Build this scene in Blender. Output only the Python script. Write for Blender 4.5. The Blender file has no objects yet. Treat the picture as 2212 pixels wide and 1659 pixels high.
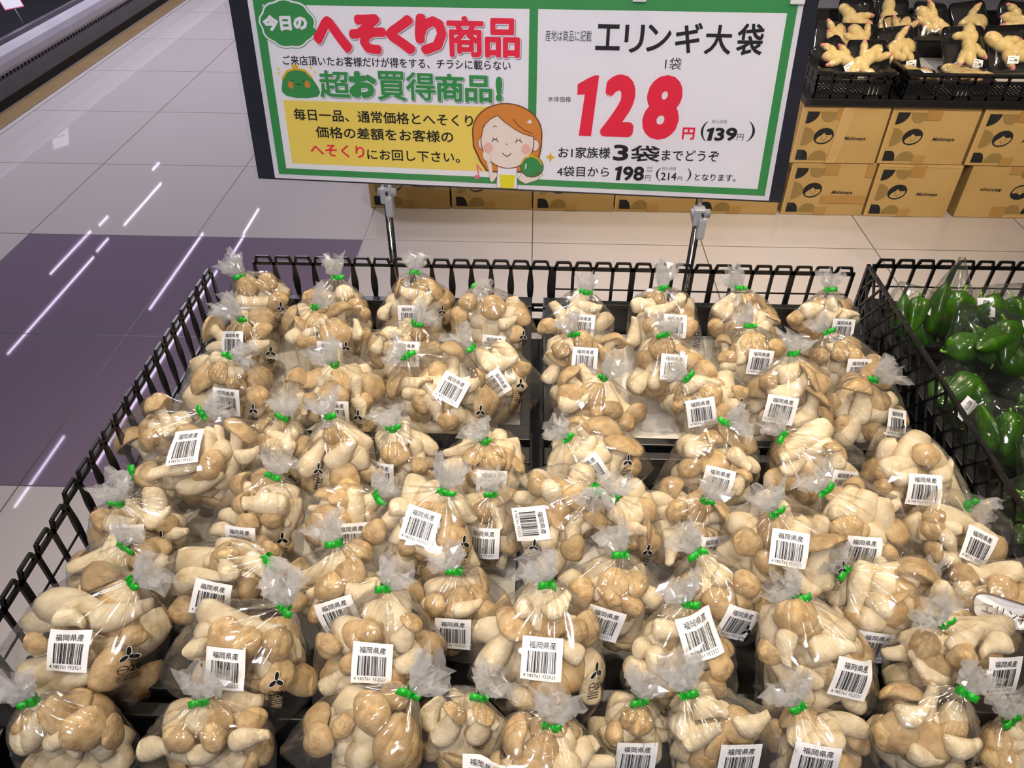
import bpy, bmesh, math, random
import numpy as np
from mathutils import Vector, Matrix
from mathutils.bvhtree import BVHTree

random.seed(7)
rng = np.random.default_rng(11)
SC = bpy.context.scene
COL = SC.collection
R = math.radians

# ------------------------------------------------------------------ camera
cam = bpy.data.cameras.new('camera')
cam.sensor_fit = 'HORIZONTAL'
cam.sensor_width = 36.0
cam.lens = 1647.74 / 2212 * 36.0
cam.clip_start = 0.05
cam_ob = bpy.data.objects.new('camera', cam)
COL.objects.link(cam_ob)
PITCH, YAW, ROLL = 0.69139, -0.0243, 0.00631
_f = Vector((math.sin(YAW) * math.cos(PITCH), math.cos(YAW) * math.cos(PITCH), -math.sin(PITCH)))
_r0 = Vector((math.cos(YAW), -math.sin(YAW), 0))
_u0 = _r0.cross(_f)
_r = math.cos(ROLL) * _r0 + math.sin(ROLL) * _u0
_u = -math.sin(ROLL) * _r0 + math.cos(ROLL) * _u0
CAM = Vector((2.38941, -2.39818, 1.33515))
cam_ob.matrix_world = Matrix(((_r.x, _u.x, -_f.x, CAM.x), (_r.y, _u.y, -_f.y, CAM.y), (_r.z, _u.z, -_f.z, CAM.z), (0, 0, 0, 1)))
SC.camera = cam_ob

# ------------------------------------------------------------------ world, light, exposure
SC.view_settings.view_transform = 'Standard'
SC.view_settings.look = 'None'
SC.view_settings.gamma = 1.0
SC.view_settings.use_curve_mapping = False
SC.view_settings.exposure = 0.0
SC.cycles.transparent_max_bounces = 14
SC.cycles.max_bounces = 5
SC.cycles.diffuse_bounces = 3
SC.cycles.glossy_bounces = 2
SC.cycles.use_adaptive_sampling = True
SC.cycles.adaptive_threshold = 0.05
SC.cycles.sample_clamp_indirect = 6.0

w = bpy.data.worlds.new('world')
SC.world = w
w.use_nodes = True
w.node_tree.nodes['Background'].inputs[0].default_value = (0.75, 0.72, 0.74, 1)
w.node_tree.nodes['Background'].inputs[1].default_value = 0.10


def area(name, loc, target, size, energy, color, size_y=None, spread=180):
    l = bpy.data.lights.new(name, 'AREA')
    l.energy = energy
    l.color = color
    l.spread = R(spread)
    if size_y:
        l.shape = 'RECTANGLE'
        l.size, l.size_y = size, size_y
    else:
        l.shape = 'DISK'
        l.size = size
    o = bpy.data.objects.new(name, l)
    COL.objects.link(o)
    o.location = loc
    d = Vector(target) - Vector(loc)
    o.rotation_euler = d.to_track_quat('-Z', 'Y').to_euler()
    return o


CEIL = 3.2
WARM = (1.0, 0.83, 0.60)
NEUT = (1.0, 0.87, 0.68)
COOL = (0.84, 0.70, 1.0)
# ceiling spotlights aimed at the produce
for (x, y, tx, ty, e, c) in [
        (1.9, -0.9, 2.1, -1.4, 5.6, NEUT), (2.9, -0.7, 2.7, -1.4, 5.8, WARM), (2.4, -2.9, 2.4, -1.8, 3.6, NEUT),
        (3.6, -2.0, 2.9, -1.6, 4.2, WARM), (1.8, -2.6, 2.35, -1.75, 2.6, NEUT), (3.2, 0.1, 3.1, -0.4, 4, WARM),
        (3.2, -2.5, 3.6, 0.40, 10, WARM), (4.5, -2.2, 4.0, 0.45, 10.5, WARM)]:
    area('produce_and_fill_spot', (x, y, 3.05), (tx, ty, 0.5), 0.07, e * 0.56, c, spread=50)
# grid of unseen downlights, added for glints on the film
for gx in (-0.6, 0.9, 2.4, 3.9, 5.4):
    for gy_ in (-4.4, -3.2, -1.6, 0.2, 2.0):
        area('added_downlight', (gx + 0.13 * (gy_ % 1), gy_ + 0.1 * gx, 3.12), (gx, gy_, 0), 0.08, 0.85, NEUT, spread=130)
# linear aisle luminaires (they mirror as streaks in the polished floor)
TUBES = [(-2.92, 4.75, 5.75), (-2.63, 5.26, 5.58), (-2.61, 3.3, 5.15), (-1.55, 4.1, 5.75), (-1.04, 5.2, 5.72),
         (-1.52, 1.4, 2.2), (-1.1, 1.8, 4.9), (-2.86, 7.5, 7.75), (-2.58, 5.9, 7.1), (-2.88, 5.88, 6.14), (-1.06, 5.75, 6.4)]
for (x, y0, y1) in TUBES:
    area('linear_luminaire', (x, (y0 + y1) / 2, CEIL - 0.05), (x, (y0 + y1) / 2, 0), 0.02, 1.0 * (y1 - y0), COOL, y1 - y0)
# unseen fill lights, added to brighten floor, case and sign
area('produce_and_fill_spot', (2.6, -0.75, 3.05), (2.7, -0.25, 0), 0.07, 4.2, WARM, spread=48)  # added warm fill on the floor behind the sign, not aimed at produce
area('cool_fill', (0.1, 1.9, 3.1), (0.1, 1.9, 0), 0.6, 84, (0.86, 0.84, 1.0), 0.6)  # cool fill added for the aisle floor, as the tubes give little
area('cool_fill', (1.0, 3.5, 3.1), (1.0, 3.5, 0), 0.6, 80, (0.86, 0.84, 1.0), 0.6)  # cool fill added further down the aisle to brighten the case
area('cool_fill', (2.0, -3.9, 2.9), (2.35, -1.1, 1.25), 0.6, 16, (0.86, 0.87, 1.0), 0.6, spread=90)  # cool fill added behind the camera for the sign front


# ------------------------------------------------------------------ materials
def srgb(h):
    h = h.lstrip('#')
    c = [int(h[i:i + 2], 16) / 255 for i in (0, 2, 4)]
    return tuple(x / 12.92 if x <= 0.04045 else ((x + 0.055) / 1.055) ** 2.4 for x in c) + (1,)


def mat(name, col, rough=0.5, spec=0.5, metal=0.0, coat=0.0, vary=None, scale=20.0, bump=0.0, bscale=80.0, rand=0.0, emit=None, estr=0.0):
    m = bpy.data.materials.new(name)
    m.use_nodes = True
    nt = m.node_tree
    b = nt.nodes['Principled BSDF']
    c = srgb(col) if isinstance(col, str) else tuple(col) + (1,)
    b.inputs['Base Color'].default_value = c
    b.inputs['Roughness'].default_value = rough
    b.inputs['Specular IOR Level'].default_value = spec
    b.inputs['Metallic'].default_value = metal
    b.inputs['Coat Weight'].default_value = coat
    tc = nt.nodes.new('ShaderNodeTexCoord')
    if vary:
        n = nt.nodes.new('ShaderNodeTexNoise')
        n.inputs['Scale'].default_value = scale
        n.inputs['Detail'].default_value = 6
        nt.links.new(tc.outputs['Object'], n.inputs['Vector'])
        r = nt.nodes.new('ShaderNodeValToRGB')
        r.color_ramp.elements[0].position = 0.35
        r.color_ramp.elements[1].position = 0.68
        r.color_ramp.elements[0].color = c
        r.color_ramp.elements[1].color = srgb(vary)
        nt.links.new(n.outputs['Fac'], r.inputs['Fac'])
        out = r.outputs['Color']
        if rand:
            oi = nt.nodes.new('ShaderNodeObjectInfo')
            mr = nt.nodes.new('ShaderNodeMapRange')
            mr.inputs['To Min'].default_value = 1 - rand
            mr.inputs['To Max'].default_value = 1 + rand * 0.5
            hs = nt.nodes.new('ShaderNodeHueSaturation')
            nt.links.new(oi.outputs['Random'], mr.inputs['Value'])
            nt.links.new(mr.outputs['Result'], hs.inputs['Value'])
            nt.links.new(out, hs.inputs['Color'])
            out = hs.outputs['Color']
        nt.links.new(out, b.inputs['Base Color'])
    if bump:
        n2 = nt.nodes.new('ShaderNodeTexNoise')
        n2.inputs['Scale'].default_value = bscale
        n2.inputs['Detail'].default_value = 5
        nt.links.new(tc.outputs['Object'], n2.inputs['Vector'])
        bp = nt.nodes.new('ShaderNodeBump')
        bp.inputs['Strength'].default_value = bump
        bp.inputs['Distance'].default_value = 0.003
        nt.links.new(n2.outputs['Fac'], bp.inputs['Height'])
        nt.links.new(bp.outputs['Normal'], b.inputs['Normal'])
    if emit:
        b.inputs['Emission Color'].default_value = srgb(emit)
        b.inputs['Emission Strength'].default_value = estr
    return m


def film_mat(name, ior=1.5, rough=0.12, haze=0.03, most=0.3, tint=(0.98, 0.98, 0.98)):
    """Thin clear plastic film: see-through, with Fresnel glints on its creases."""
    m = bpy.data.materials.new(name)
    m.use_nodes = True
    nt = m.node_tree
    nt.nodes.remove(nt.nodes['Principled BSDF'])
    L = nt.links.new
    fr = nt.nodes.new('ShaderNodeFresnel')
    fr.inputs['IOR'].default_value = ior
    cl = nt.nodes.new('ShaderNodeMath')
    cl.operation = 'MINIMUM'
    cl.inputs[1].default_value = most
    L(fr.outputs['Fac'], cl.inputs[0])
    tr = nt.nodes.new('ShaderNodeBsdfTransparent')
    tr.inputs['Color'].default_value = tint + (1,)
    gl = nt.nodes.new('ShaderNodeBsdfGlossy')
    gl.inputs['Roughness'].default_value = rough
    mx = nt.nodes.new('ShaderNodeMixShader')
    L(cl.outputs[0], mx.inputs[0])
    L(tr.outputs[0], mx.inputs[1])
    L(gl.outputs[0], mx.inputs[2])
    df = nt.nodes.new('ShaderNodeBsdfDiffuse')
    tl = nt.nodes.new('ShaderNodeBsdfTranslucent')
    for n in (df, tl):
        n.inputs['Color'].default_value = (0.92, 0.92, 0.92, 1)
    md = nt.nodes.new('ShaderNodeMixShader')
    L(df.outputs[0], md.inputs[1])
    L(tl.outputs[0], md.inputs[2])
    m2 = nt.nodes.new('ShaderNodeMixShader')
    m2.inputs[0].default_value = haze
    L(mx.outputs[0], m2.inputs[1])
    L(md.outputs[0], m2.inputs[2])
    L(m2.outputs[0], nt.nodes['Material Output'].inputs['Surface'])
    return m


M = {
    'black': mat('black_plastic', '#0c0c0d', 0.38, 0.5, vary='#141416', scale=40),
    'stem': mat('mushroom_stem', '#e8d9bb', 0.62, 0.3, vary='#cfba94', scale=5.0, bump=0.5, bscale=14, rand=0.10),
    'cap': mat('mushroom_cap', '#ac8b5d', 0.55, 0.35, vary='#ceb488', scale=6, bump=0.5, bscale=16, rand=0.18),
    'gill': mat('mushroom_gill', '#d3bd98', 0.7, 0.2, vary='#c3a981', scale=12, bump=0.4, bscale=40),
    'film': film_mat('clear_bag_film', 1.70, 0.11, 0.034, 0.28),
    'tuft': film_mat('crumpled_film', 1.75, 0.09, 0.21, 0.20),
    'traywrap': film_mat('tray_wrap_film', 1.7, 0.07, 0.012, 0.4),
    'sleeve': film_mat('clear_sleeve', 1.45, 0.05, 0.015, 0.4),
    'tie': mat('green_tape', '#0f9c1f', 0.35, 0.5, vary='#12ab26', scale=30),
    'sticker': mat('sticker_paper', '#f1f0f0', 0.35, 0.5, vary='#e9e8ea', scale=10),
    'ink': mat('black_ink', '#111013', 0.5, 0.3, vary='#161518', scale=10),
    'inkgrey': mat('grey_ink', '#6d6a70', 0.5, 0.3, vary='#757278', scale=10),
    'inkbrown': mat('brown_ink', '#55402f', 0.5, 0.3, vary='#5c4634', scale=10),
    'paper': mat('poster_paper', '#efebf2', 0.45, 0.3, vary='#e1dde6', scale=6),
    'white': mat('white_print', '#f2eff4', 0.45, 0.3, vary='#efecf2', scale=6),
    'green': mat('green_print', '#3a9650', 0.4, 0.4, vary='#37914c', scale=8),
    'red': mat('red_print', '#f02445', 0.4, 0.4, vary='#ec2142', scale=8),
    'yellow': mat('yellow_print', '#f4da66', 0.45, 0.3, vary='#f0d560', scale=8),
    'yellow2': mat('bright_yellow_print', '#ecdf1e', 0.45, 0.3, vary='#e8da1c', scale=8),
    'gold': mat('gold_print', '#e8b527', 0.45, 0.3, vary='#e3b024', scale=8),
    'hair': mat('orange_hair_print', '#dd8c3c', 0.45, 0.3, vary='#d98839', scale=8),
    'skin': mat('skin_print', '#f3e3d8', 0.45, 0.3, vary='#f1e0d4', scale=8),
    'blush': mat('blush_print', '#efbcae', 0.45, 0.3, vary='#edb8a9', scale=8),
    'outline': mat('brown_outline_print', '#7a4522', 0.45, 0.3, vary='#764220', scale=8),
    'pink': mat('pink_print', '#ea6f8c', 0.45, 0.3, vary='#e66b88', scale=8),
    'shade': mat('grey_shadow_print', '#9a94a2', 0.45, 0.3, vary='#96909e', scale=8),
    'board': mat('dark_backing_board', '#1d1f2b', 0.28, 0.5, vary='#232633', scale=5),
    'chrome': mat('chrome', '#c9c6c4', 0.12, 0.5, metal=1.0, vary='#bdbab8', scale=5),
    'greyplastic': mat('grey_plastic', '#a3a6ab', 0.4, 0.5, vary='#9b9ea4', scale=20),
    'liner': mat('liner_paper', '#d9d2c8', 0.6, 0.3, vary='#cfc7bb', scale=9, bump=0.15, bscale=30),
    'carton': mat('corrugated_cardboard', '#b39560', 0.8, 0.15, vary='#aa8c57', scale=5, bump=0.1, bscale=90),
    'cartonedge': mat('cardboard_edge', '#bfa16d', 0.85, 0.1, vary='#bd9558', scale=30),
    'cprint': mat('carton_black_print', '#1f1f22', 0.7, 0.2, vary='#262628', scale=30),
    'cgrey': mat('carton_grey_print', '#8d7447', 0.75, 0.2, vary='#87703f', scale=20),
    'tape': mat('brown_packing_tape', '#9f7940', 0.25, 0.5, vary='#a78148', scale=12),
    'tapeclear': mat('pale_packing_tape', '#bb9b68', 0.22, 0.6, vary='#b69562', scale=12),
    'ginger': mat('ginger_skin', '#e6cf96', 0.5, 0.35, vary='#d6b877', scale=3, bump=0.3, bscale=12, rand=0.12),
    'gingertip': mat('pink_ginger_shoot', '#c9707a', 0.5, 0.35, vary='#d79a86', scale=60),
    'tray': mat('black_foam_tray', '#121113', 0.45, 0.4, vary='#19181a', scale=40),
    'pepper': mat('green_pepper_skin', '#28500a', 0.22, 0.5, vary='#3b6810', scale=4, rand=0.25),
    'pstem': mat('pepper_stalk', '#7fae3c', 0.5, 0.3, vary='#6d9c31', scale=60),
    'cream': mat('cream_fixture', '#b3aeb6', 0.22, 0.5, vary='#aaa5ae', scale=4),
    'slate': mat('slate_panel', '#56545b', 0.4, 0.4, vary='#5d5b62', scale=8),
    'darkslate': mat('dark_panel', '#242328', 0.5, 0.4, vary='#2b2a30', scale=8),
    'tan': mat('tan_floor_strip', '#8d7657', 0.12, 0.5, vary='#87714f', scale=9),
    'wall': mat('store_wall', '#aea9a5', 0.7, 0.3, vary='#a5a09c', scale=2),
    'ceil': mat('store_ceiling', '#b2b0b2', 0.8, 0.2, vary='#aaa8aa', scale=2),
    'lampwhite': mat('luminaire_housing', '#dcdcdc', 0.5, 0.3, vary='#d5d5d5', scale=3),
    'blackin': mat('case_interior', '#17151a', 0.5, 0.4, vary='#1d1b20', scale=6),
}


def floor_mat():
    m = bpy.data.materials.new('polished_floor_tiles')
    m.use_nodes = True
    nt = m.node_tree
    L = nt.links.new
    b = nt.nodes['Principled BSDF']
    tc = nt.nodes.new('ShaderNodeTexCoord')
    sp = nt.nodes.new('ShaderNodeSeparateXYZ')
    L(tc.outputs['Object'], sp.inputs[0])

    def mth(op, a, bb=None, c=None):
        n = nt.nodes.new('ShaderNodeMath')
        n.operation = op
        for i, x in enumerate((a, bb, c)):
            if x is None:
                continue
            if isinstance(x, (int, float)):
                n.inputs[i].default_value = x
            else:
                L(x, n.inputs[i])
        return n.outputs[0]

    def joint(ax):
        t = mth('FRACT', mth('DIVIDE', mth('ADD', sp.outputs[ax], 60.0), 0.6))
        d = mth('MINIMUM', t, mth('SUBTRACT', 1.0, t))
        return mth('LESS_THAN', d, 0.0032)

    def between(ax, lo, hi):
        return mth('MULTIPLY', mth('GREATER_THAN', sp.outputs[ax], lo), mth('LESS_THAN', sp.outputs[ax], hi))
    j = mth('MAXIMUM', joint(0), joint(1))
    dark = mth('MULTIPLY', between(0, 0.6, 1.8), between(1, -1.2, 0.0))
    # per-tile tone
    tx = mth('FLOOR', mth('DIVIDE', sp.outputs[0], 0.6))
    ty = mth('FLOOR', mth('DIVIDE', sp.outputs[1], 0.6))
    cb = nt.nodes.new('ShaderNodeCombineXYZ')
    L(tx, cb.inputs[0])
    L(ty, cb.inputs[1])
    wn = nt.nodes.new('ShaderNodeTexWhiteNoise')
    L(cb.outputs[0], wn.inputs['Vector'])
    ns = nt.nodes.new('ShaderNodeTexNoise')
    ns.inputs['Scale'].default_value = 2.2
    ns.inputs['Detail'].default_value = 8
    L(tc.outputs['Object'], ns.inputs['Vector'])
    r1 = nt.nodes.new('ShaderNodeMixRGB')
    r1.inputs[1].default_value = srgb('#aea7a6')
    r1.inputs[2].default_value = srgb('#b7b0ae')
    L(mth('ADD', mth('MULTIPLY', wn.outputs['Value'], 0.4), mth('MULTIPLY', ns.outputs['Fac'], 0.6)), r1.inputs[0])
    sp2 = nt.nodes.new('ShaderNodeTexNoise')
    sp2.inputs['Scale'].default_value = 240
    L(tc.outputs['Object'], sp2.inputs['Vector'])
    r2 = nt.nodes.new('ShaderNodeMixRGB')
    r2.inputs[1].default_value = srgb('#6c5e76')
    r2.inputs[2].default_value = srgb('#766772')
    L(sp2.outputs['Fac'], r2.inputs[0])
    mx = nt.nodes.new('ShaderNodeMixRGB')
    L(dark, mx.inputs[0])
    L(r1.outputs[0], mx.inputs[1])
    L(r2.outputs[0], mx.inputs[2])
    mj = nt.nodes.new('ShaderNodeMixRGB')
    L(j, mj.inputs[0])
    L(mx.outputs[0], mj.inputs[1])
    jm = nt.nodes.new('ShaderNodeMixRGB')
    jm.blend_type = 'MULTIPLY'
    jm.inputs[0].default_value = 1.0
    L(mx.outputs[0], jm.inputs[1])
    jm.inputs[2].default_value = (0.22, 0.20, 0.18, 1)
    L(jm.outputs[0], mj.inputs[2])
    L(mj.outputs[0], b.inputs['Base Color'])
    rr = mth('ADD', mth('MULTIPLY', j, 0.4), mth('ADD', 0.018, mth('MULTIPLY', ns.outputs['Fac'], 0.02)))
    L(rr, b.inputs['Roughness'])
    b.inputs['Specular IOR Level'].default_value = 0.6
    return m


M['floor'] = floor_mat()


# ------------------------------------------------------------------ mesh helpers
class MB:
    """Collects shapes and links them as one mesh object."""

    def __init__(self):
        self.v, self.f, self.m, self.mats, self.sm = [], [], [], [], []

    def add(self, vs, fs, m, smooth=False):
        if m not in self.mats:
            self.mats.append(m)
        k, b = self.mats.index(m), len(self.v)
        self.v.extend([tuple(p) for p in vs])
        for f in fs:
            self.f.append([b + i for i in f])
            self.m.append(k)
            self.sm.append(smooth)
        return self

    def box(self, lo, hi, m):
        x0, y0, z0 = lo
        x1, y1, z1 = hi
        vs = [(x0, y0, z0), (x1, y0, z0), (x1, y1, z0), (x0, y1, z0), (x0, y0, z1), (x1, y0, z1), (x1, y1, z1), (x0, y1, z1)]
        return self.add(vs, [(0, 3, 2, 1), (4, 5, 6, 7), (0, 1, 5, 4), (1, 2, 6, 5), (2, 3, 7, 6), (3, 0, 4, 7)], m)

    def cbox(self, lo, hi, m, c=0.003):
        """box with chamfered vertical and horizontal edges"""
        bm = bmesh.new()
        bmesh.ops.create_cube(bm, size=1)
        for v in bm.verts:
            v.co = Vector([lo[i] if v.co[i] < 0 else hi[i] for i in range(3)])
        bmesh.ops.bevel(bm, geom=bm.edges[:], offset=c, segments=2, affect='EDGES', profile=0.6)
        return self.bm(bm, m)

    def bm(self, bm, m, smooth=False):
        bm.verts.index_update()
        self.add([v.co[:] for v in bm.verts], [[v.index for v in f.verts] for f in bm.faces], m, smooth)
        bm.free()
        return self

    def prism(self, poly, d0, d1, m, to3=lambda x, z, y: (x, y, z), smooth=False):
        n = len(poly)
        vs = [to3(x, z, d0) for x, z in poly] + [to3(x, z, d1) for x, z in poly]
        fs = [list(range(n)), list(range(2 * n - 1, n - 1, -1))] + [(i, i + n, (i + 1) % n + n, (i + 1) % n) for i in range(n)]
        return self.add(vs, fs, m, smooth)

    def bar(self, a, b, w, y0, y1, m, to3=lambda x, z, y: (x, y, z)):
        """flat bar of width w from a to b in the x-z plane, between depths y0 and y1"""
        ax, az = a
        bx, bz = b
        L = math.hypot(bx - ax, bz - az) or 1
        nx, nz = -(bz - az) / L * w / 2, (bx - ax) / L * w / 2
        return self.prism([(ax + nx, az + nz), (ax - nx, az - nz), (bx - nx, bz - nz), (bx + nx, bz + nz)], y0, y1, m, to3)

    def tube(self, pts, rad, m, seg=12, cap=True):
        pts = [Vector(p) for p in pts]
        rad = rad if isinstance(rad, (list, tuple)) else [rad] * len(pts)
        vs, fs = [], []
        up = None
        for i, p in enumerate(pts):
            d = (pts[min(i + 1, len(pts) - 1)] - pts[max(i - 1, 0)]).normalized()
            if up is None:
                up = d.orthogonal().normalized()
            up = (up - d * up.dot(d)).normalized()
            s = d.cross(up)
            for k in range(seg):
                a = 2 * math.pi * k / seg
                vs.append(p + (up * math.cos(a) + s * math.sin(a)) * rad[i])
        for i in range(len(pts) - 1):
            for k in range(seg):
                fs.append((i * seg + k, i * seg + (k + 1) % seg, (i + 1) * seg + (k + 1) % seg, (i + 1) * seg + k))
        if cap:
            fs += [list(range(seg - 1, -1, -1)), [(len(pts) - 1) * seg + k for k in range(seg)]]
        return self.add(vs, fs, m, True)

    def ellipsoid(self, c, r, m, rot=None, seg=14, rings=9):
        vs, fs = [], []
        c = Vector(c)
        for i in range(rings + 1):
            t = math.pi * i / rings
            for k in range(seg):
                a = 2 * math.pi * k / seg
                p = Vector((r[0] * math.sin(t) * math.cos(a), r[1] * math.sin(t) * math.sin(a), r[2] * math.cos(t)))
                vs.append(c + (rot @ p if rot else p))
        for i in range(rings):
            for k in range(seg):
                fs.append((i * seg + k, (i + 1) * seg + k, (i + 1) * seg + (k + 1) % seg, i * seg + (k + 1) % seg))
        return self.add(vs, fs, m, True)

    def mesh(self, name):
        me = bpy.data.meshes.new(name)
        me.from_pydata(self.v, [], self.f)
        for mm in self.mats:
            me.materials.append(mm)
        me.polygons.foreach_set('material_index', self.m)
        me.polygons.foreach_set('use_smooth', self.sm)
        me.update()
        return me

    def build(self, name, parent=None, matrix=None):
        return link(name, self.mesh(name), parent, matrix)


def link(name, data, parent=None, matrix=None):
    o = bpy.data.objects.new(name, data)
    COL.objects.link(o)
    if parent is not None:
        o.parent = parent
    if matrix is not None:
        o.matrix_local = matrix
    return o


def tag(o, label=None, cat=None, group=None, kind=None):
    for k, v in (('label', label), ('category', cat), ('group', group), ('kind', kind)):
        if v:
            o[k] = v
    return o


def thing(name, label, cat, loc=(0, 0, 0), group=None, matrix=None, rz=0.0):
    o = bpy.data.objects.new(name, None)
    o.empty_display_size = 0.02
    COL.objects.link(o)
    if matrix is not None:
        o.matrix_world = matrix
    else:
        o.location = loc
        o.rotation_euler = (0, 0, rz)
    return tag(o, label, cat, group)


def copy_thing(root, label, loc=None, matrix=None):
    r = root.copy()
    COL.objects.link(r)
    if matrix is not None:
        r.matrix_world = matrix
    elif loc is not None:
        r.location = loc
    r['label'] = label
    for ch in list(root.children):
        c = ch.copy()
        COL.objects.link(c)
        c.parent = r
        for g in list(ch.children):
            d = g.copy()
            COL.objects.link(d)
            d.parent = c
    return r


def struct(o):
    o['kind'] = 'structure'
    return o


_tx = {}


def glyphs(s, off=0.0, res=3):
    """(points scaled to a unit box, faces, width/height) of a line of lettering in the built-in font."""
    key = (s, off, res)
    if key not in _tx:
        c = bpy.data.curves.new('lettering', 'FONT')
        c.body = s
        c.offset = off
        c.resolution_u = res
        c.fill_mode = 'FRONT'
        o = bpy.data.objects.new('lettering', c)
        me = o.to_mesh()
        vs = np.array([v.co[:2] for v in me.vertices])
        fs = [list(p.vertices) for p in me.polygons]
        o.to_mesh_clear()
        bpy.data.objects.remove(o)
        bpy.data.curves.remove(c)
        lo, hi = vs.min(0), vs.max(0)
        _tx[key] = ((vs - lo) / (hi - lo), fs, (hi - lo)[0] / (hi - lo)[1])
    return _tx[key]


def put_text(mb, s, x, z, wd, ht, y, m, off=0.0, skew=0.0, slope=0.0, fat=0.0, ink=None, res=3):
    """lettering filling the box (x, z, wd, ht) of the plane at depth y (front is -y); strokes thickened by fat,
    of which ink is the share that lies inside the box"""
    vs, fs, _ = glyphs(s, off, res)
    ink = fat if ink is None else ink
    x, z, wd, ht = x + ink, z + ink, wd - 2 * ink, ht - 2 * ink
    K = 12
    for q, (dx, dz) in enumerate([(0, 0)] + ([(fat * math.cos(2 * math.pi * k / K), fat * math.sin(2 * math.pi * k / K)) for k in range(K)] if fat else [])):
        mb.add([(x + dx + p[0] * wd + skew * (p[1] - 0.5) * ht, y - 9e-6 * q, z + dz + p[1] * ht + slope * p[0]) for p in vs], fs, m)


def ell(cx, cz, rx, rz, n=28, a0=0.0, a1=2 * math.pi, rot=0.0):
    full = abs(a1 - a0 - 2 * math.pi) < 1e-6
    ts = [a0 + (a1 - a0) * i / (n if full else n - 1) for i in range(n)]
    ca, sa = math.cos(rot), math.sin(rot)
    return [(cx + rx * math.cos(t) * ca - rz * math.sin(t) * sa, cz + rx * math.cos(t) * sa + rz * math.sin(t) * ca) for t in ts]


def flat(mb, poly, y, m):
    """a flat printed shape at depth y, facing -y"""
    a = sum(poly[i][0] * poly[(i + 1) % len(poly)][1] - poly[(i + 1) % len(poly)][0] * poly[i][1] for i in range(len(poly)))
    if a < 0:
        poly = poly[::-1]
    mb.add([(x, y, z) for x, z in poly], [list(range(len(poly)))], m)


def stroke(mb, pts, w, y, m):
    """a printed line of width w along pts"""
    for i, (a, b) in enumerate(zip(pts[:-1], pts[1:])):
        L = math.hypot(b[0] - a[0], b[1] - a[1]) or 1e-6
        nx, nz = -(b[1] - a[1]) / L * w / 2, (b[0] - a[0]) / L * w / 2
        flat(mb, [(a[0] + nx, a[1] + nz), (a[0] - nx, a[1] - nz), (b[0] - nx, b[1] - nz), (b[0] + nx, b[1] + nz)], y - 8e-6 * (i % 6), m)
    for i, p in enumerate(pts):
        flat(mb, ell(p[0], p[1], w / 2, w / 2, 8), y - 6e-5 - 8e-6 * (i % 6), m)


# ------------------------------------------------------------------ the room
X0, X1, Y0, Y1 = -4.6, 8.0, -5.0, 9.5
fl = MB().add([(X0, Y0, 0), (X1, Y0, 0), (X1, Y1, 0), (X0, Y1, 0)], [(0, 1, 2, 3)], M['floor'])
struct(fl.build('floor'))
struct(MB().box((X0, Y0, CEIL), (X1, Y1, CEIL + 0.1), M['ceil']).build('ceiling'))
struct(MB().box((X0 - 0.1, Y0, 0), (X0, Y1, CEIL), M['wall']).build('wall_left'))
struct(MB().box((X1, Y0, 0), (X1 + 0.1, Y1, CEIL), M['wall']).build('wall_right'))
struct(MB().box((X0, Y1, 0), (X1, Y1 + 0.1, CEIL), M['wall']).build('wall_back'))
struct(MB().box((X0, Y0 - 0.1, 0), (X1, Y0, CEIL), M['wall']).build('wall_front'))
struct(MB().box((-0.13, -1.0, 0.0), (-0.03, 8.0, 0.004), M['tan']).build('trim_1'))
for k, (x, y0, y1) in enumerate(TUBES):
    o = MB().box((x - 0.05, y0 - 0.03, CEIL - 0.045), (x + 0.05, y1 + 0.03, CEIL), M['lampwhite']).build('ceiling_light')
    tag(o, 'white linear ceiling light mirrored as a streak in the floor', 'ceiling light', 'linear ceiling lights over the aisle')

# ------------------------------------------------------------------ refrigerated case along the aisle
case = thing('refrigerated_case', 'long refrigerated display case with pale bumper and slotted grille along the aisle', 'display case', (-0.13, 3.0, 0))
cy0, cy1 = -3.6, 5.0
MB().box((-0.9, cy0, 0.0), (-0.015, cy1, 0.05), M['darkslate']).build('kick_plate', case)
MB().box((-0.9, cy0, 0.05), (0.0, cy1, 0.125), M['slate']).build('base_panel', case)
g = MB()
g.box((-0.9, cy0, 0.125), (-0.012, cy1, 0.142), M['darkslate'])
y = cy0
while y < cy1:
    if not (-2.30 < y + 0.0 < -2.24):
        g.box((-0.02, y, 0.125), (-0.002, y + 0.016, 0.142), M['slate'])
    y += 0.034
g.build('slotted_grille', case)
rail = MB()
prof = [(0.0, 0.142), (0.012, 0.16), (0.016, 0.19), (0.012, 0.22), (-0.005, 0.238), (-0.03, 0.242), (-0.03, 0.142)]
rail.prism(prof, cy0, cy1, M['cream'], lambda a, z, d: (a, d, z))
rail.build('bumper_rail', case)
MB().box((-0.055, cy0, 0.242), (-0.03, cy1, 0.262), M['slate']).box((-0.055, cy0, 0.142), (-0.03, cy1, 0.242), M['slate']).build('inner_lip', case)
MB().box((-0.9, cy0, 0.142), (-0.055, cy1, 0.16), M['blackin']).box((-0.9, cy0, 0.16), (-0.85, cy1, 1.2), M['blackin']).build('case_well', case)
pc = thing('price_card', 'white shelf price card with pink edge over the dark case well', 'price card', (-0.31, 1.80, 0.37))
pc.rotation_euler = (R(-30), 0, R(55))
mb = MB().box((-0.05, 0, -0.07), (0.05, 0.002, 0.09), M['pink'])
flat(mb, [(-0.046, -0.066), (0.046, -0.066), (0.046, 0.086), (-0.046, 0.086)], -0.0006, M['white'])
stroke(mb, [(-0.03, 0.0), (0.02, 0.0)], 0.012, -0.001, M['inkgrey'])
mb.build('card', pc)
MB().tube([(0, 0.004, -0.17), (0, 0.004, 0.0)], 0.003, M['greyplastic'], 8).build('card_stem', pc)

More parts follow.
